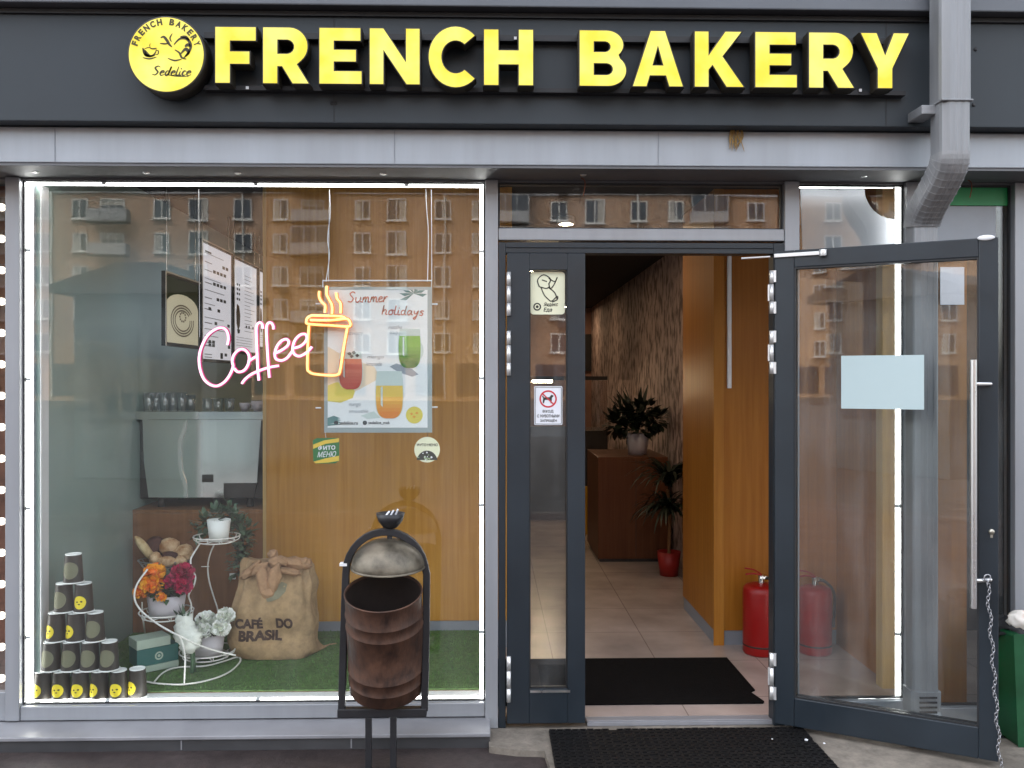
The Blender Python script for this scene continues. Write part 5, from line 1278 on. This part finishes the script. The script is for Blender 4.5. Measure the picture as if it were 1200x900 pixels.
# paper wrapped white bouquet leaning on the stand
c = G(222, 773, ZF); c = P(220, 760, .42); 
bq = thing('bouquet', (c.x, c.y, ZF), 'white paper wrapped bouquet leaning between teal box and white flowers', 'bouquet')
A = P(214, 722, .47); B = P(224, 757, .42)
mb = MB()
for k in range(5):
    t = k / 4; mb.blob(A.lerp(B, .25 + .7 * t) + Vector((rnd.uniform(-.01, .01), 0, 0)), .048 + .012 * sin(pi * t), .035, .05, 0, 16, .5, 3.2, seed=k)
mb.build('paper', M('white_tissue', (.66, .68, .62), .8, var=.18, scale=12, bump=.4, bscale=30), bq)
mb = MB()
for k in range(14): leafblade(mb, A.lerp(B, .3), Vector((rnd.uniform(-.7, .3), rnd.uniform(-.3, .2), 1)), rnd.uniform(.06, .12), .012, .5)
mb.build('foliage', m_leafg, bq)
mb = MB(); b2 = Vector((B.x + .005, B.y, ZF + .003)); mb.tube([B, (B + b2) / 2 + Vector((.006, 0, 0)), b2], .012, 7); mb.tube([B + Vector((.008, .01, 0)), b2 + Vector((.012, .012, 0))], .006, 6); mb.build('stems', m_leaf, bq)
# white cup pot with trailing greenery on top
c = Vector((P(256.5, 634, .78).x, .78, cT.z - .028)); k2 = px(.78)
tp = thing('trailing_plant', c, 'white pot with trailing green ivy on the highest tray', 'plant')
mb = MB(); mb.lathe([(0, 0), (10.5 * k2, 0), (13.5 * k2, 25 * k2), (12.6 * k2, 25 * k2), (11 * k2, 18 * k2), (0, 18 * k2)], c, 28); mb.build('pot', m_cupw, tp)
mb = MB(); top = c + Vector((0, 0, 25 * k2))
for (u, v, y, n, s_) in ((240, 612, .9, 40, .05), (252, 604, .88, 50, .05), (264, 602, .9, 60, .055), (274, 608, .92, 60, .055), (281, 618, .93, 50, .05), (284, 632, .93, 50, .05), (283, 645, .93, 45, .05), (281, 658, .93, 45, .05), (277, 668, .93, 30, .045), (233, 622, .9, 24, .045), (271, 596, .93, 18, .045), (289, 622, .95, 20, .045)):
    leaves(mb, P(u, v, y), n, s_, .042, rnd, 0, 1.)
mb.build('foliage', m_leafg, tp)
mb = MB(); mb.tube(smooth_curve([top, P(268, 606, .88), P(278, 616, .92), P(284, 634, .93), P(281, 660, .93)]), .004, 6); mb.build('vine', m_leafd, tp)
# teal box
c = G(188, 782, ZF)
tb = thing('teal_box', (c.x, c.y, ZF), 'teal box with pale top and bottom bands and round logo beside the bouquet', 'box')
A = P(160.5, 756, .40); Bq = P(203, 748.5, .52); ex = Vector((Bq.x - A.x, Bq.y - A.y, 0)); W_ = ex.length; ex.normalize(); ey = Vector((-ex.y, ex.x, 0))
H_ = A.z - ZF
def tbx(x0, x1, y0, y1, z0, z1, mi, mb):
    V = []
    for z in (z0, z1):
        for y in (y0, y1):
            for x in (x0, x1): V.append(Vector((A.x, A.y, ZF)) + ex * x * W_ * 1.15 + ey * y + Vector((0, 0, z * H_ + .001)))
    mb.add(V, [(0, 2, 3, 1), (4, 5, 7, 6), (0, 1, 5, 4), (2, 6, 7, 3), (0, 4, 6, 2), (1, 3, 7, 5)], mi)
mb = MB(); tbx(0, 1, .0, .12, .22, .80, 0, mb); mb.build('carton', m_tealpl, tb, bevel=.002)
mb = MB(); tbx(-.01, .8, -.004, .122, .81, 1.12, 0, mb); mb.build('lid', m_tealw, tb, bevel=.002)
mb = MB(); tbx(.1, 1, -.004, .122, .0, .21, 0, mb); mb.build('tray', m_tealw, tb, bevel=.002)
mb = MB(); cc = Vector((A.x, A.y, ZF)) + ex * .60 * W_ - ey * .002 + Vector((0, 0, H_ * .5))
for r0, r1, hh in ((.022, .0135, 0), (.008, 0, 0)):
    n = 24
    if r1: mb.add([cc + ex * r0 * cos(2 * pi * k / n) + Vector((0, 0, r0 * sin(2 * pi * k / n))) for k in range(n)] + [cc + ex * r1 * cos(2 * pi * k / n) + Vector((0, 0, r1 * sin(2 * pi * k / n))) for k in range(n)], [(k, (k + 1) % n, n + (k + 1) % n, n + k) for k in range(n)])
    else: mb.poly([cc + ex * r0 * cos(2 * pi * k / n) + Vector((0, 0, r0 * sin(2 * pi * k / n))) for k in range(n)])
mb.build('logo', m_tealw, tb)

# ------------------------------------------------------------------ burlap sack
YK = .78
c = G(326, 762, ZF); KX = XU(322, YK); kk = px(YK)
sk = thing('coffee_sack', (KX, YK, ZF), 'tied burlap coffee sack with dark stencilled lettering in front of the oak wall', 'sack')
Hs = ZV(655, YK) - ZF
def sack_pt(a, t):
    prof = [(0, 46), (.05, 49), (.15, 50), (.35, 48.5), (.55, 46), (.72, 44), (.85, 42.5), (.95, 41), (1., 37)]
    for (t0, w0), (t1, w1) in zip(prof[:-1], prof[1:]):
        if t <= t1: w = w0 + (w1 - w0) * (t - t0) / (t1 - t0); break
    w *= kk
    d = .15 * (1 - max(0, t - .45) ** 1.6 * 2.1); d = max(d, .025)
    e = .6
    ca_, sa_ = cos(a), sin(a)
    x = w * math.copysign(abs(ca_) ** e, ca_); y = d * math.copysign(abs(sa_) ** e, sa_)
    p = Vector((x, y, t * Hs))
    nn = noise.noise(Vector((p.x * 7, p.y * 7, p.z * 4.0))) * .022 + noise.noise(Vector((p.x * 16, p.y * 10 + 5, p.z * 7))) * .012 + noise.noise(Vector((p.x * 30 + p.z * 14, 2, p.z * 12))) * .006
    fold = .016 * sin(a * 11 + 3 * noise.noise(Vector((p.x * 3, 0, p.z * 3)))) * max(0, t - .35) * 1.6
    sag = .012 * sin(t * 16 + 2 * ca_) * (1 - t) * (.4 + .6 * abs(sa_))
    dirv = Vector((ca_, sa_, 0))
    p += dirv * (nn + fold + sag)
    p.x += .012 * t
    p.z += -.02 * max(0, t - .9) * 10 * (x / w) * .3 + .012 * noise.noise(Vector((p.x * 9, 3, 1))) * t
    return Vector((KX, YK, ZF)) + p
NA, NT = 84, 46
V = [sack_pt(2 * pi * k / NA, j / NT) for j in range(NT + 1) for k in range(NA)]
V = [Vector((v.x, v.y, max(v.z, ZF + .001))) for v in V]
mb = MB(); mb.add(V, [(j * NA + k, j * NA + (k + 1) % NA, (j + 1) * NA + (k + 1) % NA, (j + 1) * NA + k) for j in range(NT) for k in range(NA)], 0, True)
mb.add([V[NT * NA + k] for k in range(NA)], [tuple(range(NA))], 0, True)
tip = G(387, 755, ZF + .004)
edge = [P(363, 730, YK + .02), P(366, 742, YK - .02), P(367, 751, YK - .06), G(364, 763, ZF + .03), G(356, 769, ZF + .012), G(346, 772, ZF + .002)]
edge = smooth_curve(edge, 4); rows = []
for j in range(7):
    t = j / 6
    rows.append([e_.lerp(tip, t) + Vector((0, 0, -.05 * sin(pi * t) * (1 - k / (len(edge) - 1)) + .006 * sin(k * 1.1 + j))) for k, e_ in enumerate(edge)])
for r_ in rows:
    for p_ in r_: p_.z = max(p_.z, ZF + .003)
ne_ = len(edge); mb.add([p_ for r_ in rows for p_ in r_], [(j * ne_ + k, j * ne_ + k + 1, (j + 1) * ne_ + k + 1, (j + 1) * ne_ + k) for j in range(6) for k in range(ne_ - 1)], 0, True)
mb.tube([tip, G(394, 754, ZF + .003)], .004, 6)
mb.build('body', m_burlap, sk)
YF = YK - .13
mb = MB()
def lobe(u, v, ru, rv, y, rot, seed, dep=.035, amp=.3):
    mb.blob(P(u, v, y), ru * px(y), dep, rv * px(y), 0, 30, amp, 1.9, Matrix.Rotation(radians(rot), 3, 'Y'), seed)
lobe(308, 681, 7.5, 18, YF + .012, -9, 1, .03, .2); lobe(321, 679, 7.5, 19, YF + .012, 13, 2, .03, .2); lobe(314, 695, 8, 7, YF + .006, 0, 12, .026, .2); lobe(314, 676, 7, 12, YF + .035, 0, 13, .02)
lobe(305, 667, 11, 6, YF + .03, -38, 3); lobe(291, 671, 12, 5, YF + .07, -30, 9); lobe(322, 659, 8, 7, YF + .05, 20, 4); lobe(320, 649, 6, 5, YF + .07, 20, 8); lobe(330, 657, 9, 5, YF + .06, 25, 5)
lobe(345, 660, 20, 6.5, YF + .09, 8, 6, .045); lobe(357, 659, 8, 5.5, YF + .10, -10, 7, .05); lobe(338, 669, 15, 4, YF + .045, 12, 10); lobe(299, 664, 9, 4, YF + .06, -45, 11)
mb.build('knot', M('burlap_knot', S(160, 126, 94), .95, var=.25, scale=20, bump=.25, bscale=90), sk)
# stencilled text laid on the cloth
def sackfront(x, z):
    # solve a for given x on the front half
    best = None
    t = max(0, min(1, (z - ZF) / Hs)); lo_, hi_ = pi, 2 * pi
    for _ in range(26):
        m_ = (lo_ + hi_) / 2
        if sack_pt(m_, t).x < x: lo_ = m_
        else: hi_ = m_
    return sack_pt((lo_ + hi_) / 2, t).y
m_sten = M('stencil_ink', S(66, 50, 42), .95, var=.35, scale=30)
mb = MB()
def sten(s_, u0, u1, v0, v1, sl):
    def f(x, y):
        p = P(u0 + (u1 - u0) * x, v1 + (v0 - v1) * y + sl * x, YF); p.y = sackfront(p.x, p.z) - .004; return p
    vs, fs = text_geo(s_, 0, .05)
    xs = [v[0] for v in vs]; ys_ = [v[1] for v in vs]; x0, x1, y0, y1 = min(xs), max(xs), min(ys_), max(ys_)
    mb.add([f((v[0] - x0) / (x1 - x0), (v[1] - y0) / (y1 - y0)) for v in vs], fs, 0)
sten('CAFÉ', 276, 309, 722, 736, 0); sten('DO', 324, 344, 723, 736, 0); sten('BRASIL', 281, 331, 738, 750, 0)
mb.build('stencil', m_sten, sk)
mb = MB(); pts = [(312, 700), (320, 690), (329, 683), (335, 686), (334, 694), (327, 701), (319, 704), (314, 704)]
V = []
for u, v in pts:
    p = P(u, v, YF); p.y = sackfront(p.x, p.z) - .004; V.append(p)
cen = sum(V, Vector()) / len(V); cen.y = sackfront(cen.x, cen.z) - .005
mb.add(V + [cen], [(i, (i + 1) % len(V), len(V)) for i in range(len(V))]); mb.build('teal_print', M('faded_teal_ink', S(124, 120, 98), .95, var=.2, scale=20), sk)

# ------------------------------------------------------------------ bread basket hung on the brown cabinet
YBk = YW - .13
cB = P(193, 662, YBk)
bk = thing('bread_basket', cB, 'round wire basket of bread hung on the front of the brown cabinet', 'basket')
mb = MB(); r1, r0 = 30 * px(YBk), 21 * px(YBk); dep = .1
def ell(r, z, s_=1.): return [(cB.x + r * cos(a), cB.y + min(r, .125) * .82 * sin(a), cB.z + z) for a in [2 * pi * i / 36 for i in range(36)]]
for r, z, w_ in ((r1, .03, .004), ((r0 + r1) / 2, -.0, .002), (r0, -.03, .003)): mb.tube(ell(r, z), w_, 6, closed=True)
for k in range(20):
    a = 2 * pi * k / 20; mb.tube([(cB.x + r1 * cos(a), cB.y + .125 * .82 * sin(a), cB.z + .03), (cB.x + r0 * cos(a), cB.y + min(r0, .125) * .82 * sin(a), cB.z - .03)], .0018, 5)
mb.build('wires', M('dull_wire', S(150, 148, 144), .4, .4), bk)
mb = MB(); mb.poly(ell(r0, -.031)); mb.build('bottom', m_dark, bk)
mb = MB(); mb.box(cB.x - .02, cB.x + .02, YW - .03, YW - .0005, cB.z - .02, cB.z + .04); mb.build('bracket', m_steel, bk)
def loaf(name, u, v, rx, rz, ry, rot, mat, label, cat, y=0., amp=.12, fr=3):
    mb = MB(); mb.blob(P(u, v, YBk + y), rx * px(YBk), ry, rz * px(YBk), 0, 22, amp, fr, Matrix.Rotation(radians(rot), 3, 'Y'), seed=int(u))
    o = mb.build(name, mat); tag(o, label, cat)
loaf('baguette', 170, 643, 19, 5.2, .026, 52, m_baguette, 'pale baguette leaning out over the left of the basket', 'bread', 0, .06)
loaf('rye_loaf', 182, 641, 11, 13, .05, 12, m_crustd, 'dark brown rye loaf behind the baguette', 'bread', .05, .12)
loaf('round_loaf', 199, 641, 12, 11, .05, 0, m_crust, 'large golden round loaf at the back of the basket', 'bread', .04, .14)
loaf('crusty_loaf', 216, 648, 11, 10, .045, -20, m_crust, 'golden crusty loaf at the right side of the basket', 'bread', .02, .2)
loaf('bread_roll', 182, 654, 7, 7.5, .035, 0, m_crust, 'reddish brown roll at the front left of the basket', 'bread', -.05, .2)
loaf('dark_roll', 199, 651.5, 9.5, 5.5, .03, 0, m_crustd, 'dark roll between the round loaf and the oval roll', 'bread', -.03, .1)
loaf('oval_roll', 195, 658, 11, 6.2, .035, 0, m_crust, 'smooth oval roll at the front of the basket', 'bread', -.075, .08)
loaf('small_roll', 212, 657, 7, 6, .03, 0, m_crust, 'small roll at the front right of the basket', 'bread', -.06, .2)

# ------------------------------------------------------------------ street litter bin
YT = -.42
tb = thing('street_bin', (XU(447, YT), YT, -.05), 'rusty round tilting litter bin in an arched black frame before the window', 'litter bin')
k3 = px(YT)
def sweep_rect(mb, pts, w, d):
    # rectangular bar in the XZ plane: w across (in plane), d along Y
    pts = [Vector(p) for p in pts]; V = []; n = len(pts)
    for i, p in enumerate(pts):
        t = (pts[min(n - 1, i + 1)] - pts[max(0, i - 1)]).normalized(); nn = Vector((t.z, 0, -t.x))
        for a, b in ((-1, -1), (1, -1), (1, 1), (-1, 1)): V.append(p + nn * a * w / 2 + Vector((0, b * d / 2, 0)))
    mb.add(V, [(i * 4 + k, i * 4 + (k + 1) % 4, i * 4 + 4 + (k + 1) % 4, i * 4 + 4 + k) for i in range(n - 1) for k in range(4)])
    mb.add(V[:4], [(0, 1, 2, 3)]); mb.add(V[-4:], [(0, 1, 2, 3)])
ar = [(400.5, 832)] + [(402.5, 760), (404.5, 700), (405.5, 672)] + [(452 - 46.5 * cos(radians(a)), 671 - 48 * sin(radians(a))) for a in range(12, 169, 12)] + [(500, 672), (499.5, 740), (497.5, 832)]
mb = MB(); sweep_rect(mb, pp(ar, YT), 8.2 * k3, .03); mb.build('arch', m_binframe, tb, bevel=.003)
mb = MB(); mb.box(XU(396, YT), XU(500, YT), YT - .02, YT + .02, ZV(838, YT), ZV(828, YT)); mb.build('cross_bar', m_binframe, tb, bevel=.003)
for u in (432, 461):
    mb = MB(); x = XU(u, YT); mb.box(x - .0135, x + .0135, YT - .0135, YT + .0135, -.045, ZV(838.3, YT)); mb.build('leg', m_binframe, tb, bevel=.003)
mb = MB(); mb.box(XU(420, YT) , XU(472, YT), YT - .11, YT + .035, -.05, -.041); mb.build('base_plate', m_binframe, tb, bevel=.002)
tilt = radians(17); cy = P(451.5, 750, YT); Rb = 44 * k3; hl = .235
RM = Matrix.Rotation(tilt, 3, 'X')       # top leans toward the street
prof = [(0, -hl), (Rb * .97, -hl), (Rb, -hl + .008)]
for z in (-hl + .06, -hl + .115, .085, .14): prof += [(Rb, z - .005), (Rb + .0035, z - .001), (Rb + .0035, z + .001), (Rb, z + .005)]
prof += [(Rb, hl - .006), (Rb + .004, hl), (Rb - .003, hl + .001), (Rb - .004, hl - .01)]
prof2 = [(Rb - .004, hl - .01), (Rb - .004, -hl + .01), (0, -hl + .01)]
mb = MB(); mb.lathe(prof, cy, 48, mat=RM, smooth=True); mb.lathe(prof2, cy, 48, mi=1, mat=RM)
mb.build('drum', [m_rust, M('dark_drum_inside', S(44, 34, 30), .7, .2, var=.3, scale=8)], tb)
mb = MB()
for s_ in (-1, 1): mb.tube([cy + Vector((s_ * (Rb - .002), 0, .04)), cy + Vector((s_ * (48.5 * k3), 0, .04))], .008, 8)
split_build(mb, 'pivot', m_binframe, tb)
ld = P(455, 664, YT); Rl = 43 * k3; hd = 33 * k3
RL = Matrix.Rotation(radians(4), 3, 'X')
mb = MB(); mb.lathe([(Rl - .004, -.004), (Rl, 0)] + [(Rl * cos(radians(a)), hd * sin(radians(a)) ** .9) for a in range(8, 90, 9)] + [(.001, hd)], ld, 44, mat=RL); mb.lathe([(Rl + .002, -.002), (Rl + .003, .004), (Rl - .002, .006)], ld, 44, mat=RL)
mb.build('lid', m_lid, tb)
mb = MB(); mb.tube([P(457, 633, YT), P(456, 622, YT)], .011, 10); mb.build('lid_stem', m_binframe, tb)
bc = P(457.5, 618, YT); mb = MB(); mb.lathe([(.012, -.006), (.03, .0), (.052, .028), (.062, .062), (.058, .062), (.045, .03), (0, .012)], bc, 28); ab = mb.build('ashtray', m_binframe, tb)
mb = MB()
for k in range(3): mb.tube([bc + Vector((-.02 + .02 * k, .01 * k, .05)), bc + Vector((-.005 + .018 * k, .01, .068 + .004 * k))], .004, 6)
split_build(mb, 'cigarette_butt', m_paper, ab)
mb = MB(); a = P(404, 661, YT); mb.box(a.x - .02, a.x + .012, YT - .017, YT + .017, a.z - .006, a.z + .006); mb.build('tape_band', m_white, tb)

# ------------------------------------------------------------------ green bin at the right edge
YG = -.3
gb = thing('green_bin', (XU(1205, YG), YG, -.05), 'green metal bin with a dark liner at the right picture edge', 'bin')
x0, x1 = XU(1188, YG), XU(1188, YG) + .32
mb = MB(); mb.prism([(x0 + .02, YG, -.02), (x1 - .02, YG, -.02), (x1, YG, ZV(748, YG)), (x0, YG, ZV(748, YG))], (0, .24, 0)); mb.build('body', m_greenbin, gb, bevel=.012)
mb = MB(); mb.blob((x0 + .13, YG + .12, ZV(748, YG) - .01), .15, .13, .06, 0, 20, .5, 3); mb.build('liner', m_black, gb)
mb = MB(); mb.tube([(x0 + .02, YG + .12, -.05), (x0 + .02, YG + .12, -.02)], .02, 10); mb.tube([(x1 - .05, YG + .12, -.05), (x1 - .05, YG + .12, -.02)], .02, 10); split_build(mb, 'foot', m_black, gb)
c = P(1197, 727, YG + .06); mb = MB(); mb.blob(c, .058, .05, .045, 0, 20, .35, 2.2); 
tag(mb.build('crumpled_paper', M('white_tan_paper', (.75, .7, .64), .7, col2=S(196, 140, 92), scale=9, var=.0, sharp=(.5, .68), bump=.3)), 'crumpled white and tan wrapper on top of the green bin', 'litter')

# ------------------------------------------------------------------ across the street: apartments, kiosk
YB = -74.5
ab = thing('apartment_building', (0, YB, -.17), 'tall tan brick apartment building across the street seen as a reflection', 'building')
bx0, bx1 = -75., 45.
mb = MB(); mb.box(bx0, bx1, YB - 12, YB, -.17, 24.2); mb.build('wall', m_brick, ab)
mb = MB(); mb.box(bx0 - .3, bx1 + .3, YB - 12.3, YB + .35, 24.2, 25); mb.build('roof', m_kerb, ab)
m_bw = M('building_window_frame', S(214, 212, 206), .6); m_bg = M('building_window_glass', S(62, 70, 78), .15); m_bal = M('balcony_panel', S(160, 160, 160), .7, var=.1, scale=.6)
m_cur = M('pale_curtain', S(176, 170, 160), .8, var=.1, scale=.8)
def bwin(mb, x, z, kind=0):
    w = (.68, .60, .95, .68, .8)[kind]; h = (.80, .80, .80, .80, .95)[kind]
    mb.box(x - w, x + w, YB + .02, YB + .05, z - h, z + h, 1)
    if kind in (1, 3): mb.box(x - w, x - w * .25, YB + .051, YB + .058, z - h, z + h, 2)
    if kind == 2: mb.box(x - w, x + w, YB + .051, YB + .058, z + h * .35, z + h, 2)
    if kind == 4: mb.box(x + w * .3, x + w, YB + .051, YB + .058, z - h, z + h, 2)
    bars = [(-w - .05, -w + .05, -h - .05, h + .05), (w - .05, w + .05, -h - .05, h + .05), (-w + .05, w - .05, h - .05, h + .05), (-w + .05, w - .05, -h - .05, -h + .05)]
    bars += [(-.05, .05, -h + .05, h - .05)] if kind != 2 else [(-.35, -.27, -h + .05, h - .05), (.27, .35, -h + .05, h - .05)]
    for a, b, c, d_ in bars: mb.box(x + a, x + b, YB + .06, YB + .12, z + c, z + d_, 0)
    mb.box(x - w - .15, x + w + .15, YB + .005, YB + .22, z - h - .14, z - h - .06, 0)
    if kind == 3: mb.box(x - .1, x + .7, YB + .06, YB + .42, z - h - .75, z - h - .2, 3)
cells = []; rw_ = random.Random(77); cols = []; x = bx0 + 1.6; k = 0
while x < bx1 - 1.5:
    cols.append((x, k % 5)); x += (3.3, 2.7, 4.3, 3.1, 3.9)[k % 5]; k += 1
for x, ck in cols:
    for r in range(1, 8):
        z = 1.97 + 2.9 * r
        kind = (0, 1, 2, 0, 4)[ck]
        if kind in (0, 1) and rw_.random() < .45: kind = rw_.choice((0, 1, 3, 1))
        cells.append((abs(x + 9) + (0 if 7 < z < 20 else 12), x, z, kind))
cells.sort()
protos_w = {}; mbs = MB(); bm_ = [m_bw, m_bg, m_cur, m_kerb]
for n_, (d_, x, z, kind) in enumerate(cells):
    if n_ < 100:
        if kind not in protos_w:
            mb = MB(); bwin(mb, 0, 0, kind); o = protos_w[kind] = mb.build('window', bm_, ab)
        else:
            o = protos_w[kind].copy(); COL.objects.link(o); o.parent = ab
        o.location = (x, 0, z)
    else: bwin(mbs, x, z, kind)
o = mbs.build('windows', bm_, ab); o['kind'] = 'stuff'
pb = {}
for x, ck in cols:
    if ck != 2: continue
    for r in range(2, 8):
        z = 1.97 + 2.9 * r; g_ = rw_.random() < .3
        if rw_.random() < .12: continue
        if g_ not in pb:
            mb = MB(); mb.box(-1.6, 1.6, YB + .25, YB + 1.3, -1.30, -1.15, 1); mb.box(-1.6, 1.6, YB + 1.2, YB + 1.3, -1.15, -.2); mb.box(-1.6, -1.52, YB + .25, YB + 1.2, -1.15, -.2); mb.box(1.52, 1.6, YB + .25, YB + 1.2, -1.15, -.2)
            if g_:
                mb.box(-1.6, 1.6, YB + 1.22, YB + 1.26, -.2, 1.2, 2); mb.box(-1.6, 1.6, YB + .25, YB + 1.3, 1.2, 1.3)
                for q_ in (-1.56, -.5, .5, 1.56): mb.box(q_ - .05, q_ + .05, YB + 1.27, YB + 1.31, -.2, 1.2)
            pb[g_] = o = mb.build('balcony', [m_bal, m_kerb, m_bg], ab)
        else: o = pb[g_].copy(); COL.objects.link(o); o.parent = ab
        o.location = (x, 0, z)
mb = MB(); mb.box(bx0, bx1, YB + .003, YB + .16, 17.85, 18.1); mb.build('belt_course', m_bal, ab)
mb = MB()
for x in (-38, -21.5, -4, 13): mb.tube([(x, YB + .12, 0), (x, YB + .12, 24)], .07, 6)
split_build(mb, 'drainpipe', m_bw, ab)
mb = MB()
for i in range(33):
    x = bx0 + 2 + i * 3.5; mb.box(x, x + 2.6, YB + .01, YB + .08, .3, 3.0, 0)
mb.build('shop_windows', m_bg, ab)['kind'] = 'stuff'
ki = thing('street_kiosk', (-6.3, -13, -.17), 'grey street kiosk with flat overhanging roof reflected in the display window', 'kiosk')
m_kg = M('kiosk_grey', S(86, 92, 94), .6, var=.1)
mb = MB(); mb.box(-7.6, -5.0, -14.6, -12.2, -.17, 3.2); mb.build('body', m_kg, ki, bevel=.02)
mb = MB(); mb.prism([(-7.9, -14.9, 3.2), (-4.7, -14.9, 3.2), (-4.7, -14.9, 3.35), (-5.9, -14.9, 3.75), (-6.7, -14.9, 3.75), (-7.9, -14.9, 3.35)], (0, 3.0, 0)); mb.build('roof', m_dark, ki, bevel=.02)
mb = MB(); mb.box(-7.3, -6.4, -12.195, -12.17, .9, 2.6); mb.box(-6.2, -5.3, -12.195, -12.17, .9, 2.6); mb.build('window', m_bg, ki)

# ------------------------------------------------------------------ world, sun, camera
w = bpy.data.worlds.new('World'); scn.world = w; w.use_nodes = True
N = w.node_tree.nodes; L = w.node_tree.links
bg = N['Background']; sky = N.new('ShaderNodeTexSky'); sky.sky_type = 'NISHITA'; sky.sun_disc = False
EL, AZ = radians(60), radians(-40)
sky.sun_elevation = EL; sky.sun_rotation = AZ; sky.dust_density = 4; sky.air_density = 1.2
hs = N.new('ShaderNodeHueSaturation'); hs.inputs['Saturation'].default_value = .32
L.new(sky.outputs[0], hs.inputs['Color']); L.new(hs.outputs[0], bg.inputs[0]); bg.inputs[1].default_value = .15
ld_ = bpy.data.lights.new('sun', 'SUN'); ld_.energy = .8; ld_.angle = radians(25); ld_.color = (1, .97, .93)
so = bpy.data.objects.new('sun', ld_); COL.objects.link(so)
dv = Vector((sin(AZ) * cos(EL), cos(AZ) * cos(EL), sin(EL)))     # towards the sun
so.rotation_euler = (-dv).to_track_quat('-Z', 'Y').to_euler(); so.location = dv * 30

cam = bpy.data.cameras.new('camera'); co = bpy.data.objects.new('camera', cam); COL.objects.link(co)
cam.sensor_width = 36; cam.lens = FPX / 1200 * 36; cam.clip_start = .05; cam.clip_end = 600
cam.shift_y = -5 / 1200
co.location = (0, -D, ZC); co.rotation_euler = (radians(90), 0, -TH)
scn.camera = co
scn.view_settings.view_transform = 'Standard'; scn.view_settings.look = 'None'; scn.view_settings.exposure = EXP; scn.view_settings.gamma = 1
scn.render.engine = 'CYCLES'
cy_ = scn.cycles; cy_.use_denoising = True
try: cy_.denoiser = 'OPENIMAGEDENOISE'
except Exception: pass
cy_.max_bounces = 10; cy_.transparent_max_bounces = 24; cy_.diffuse_bounces = 4; cy_.glossy_bounces = 4
cy_.sample_clamp_indirect = 6; cy_.caustics_reflective = False; cy_.caustics_refractive = False
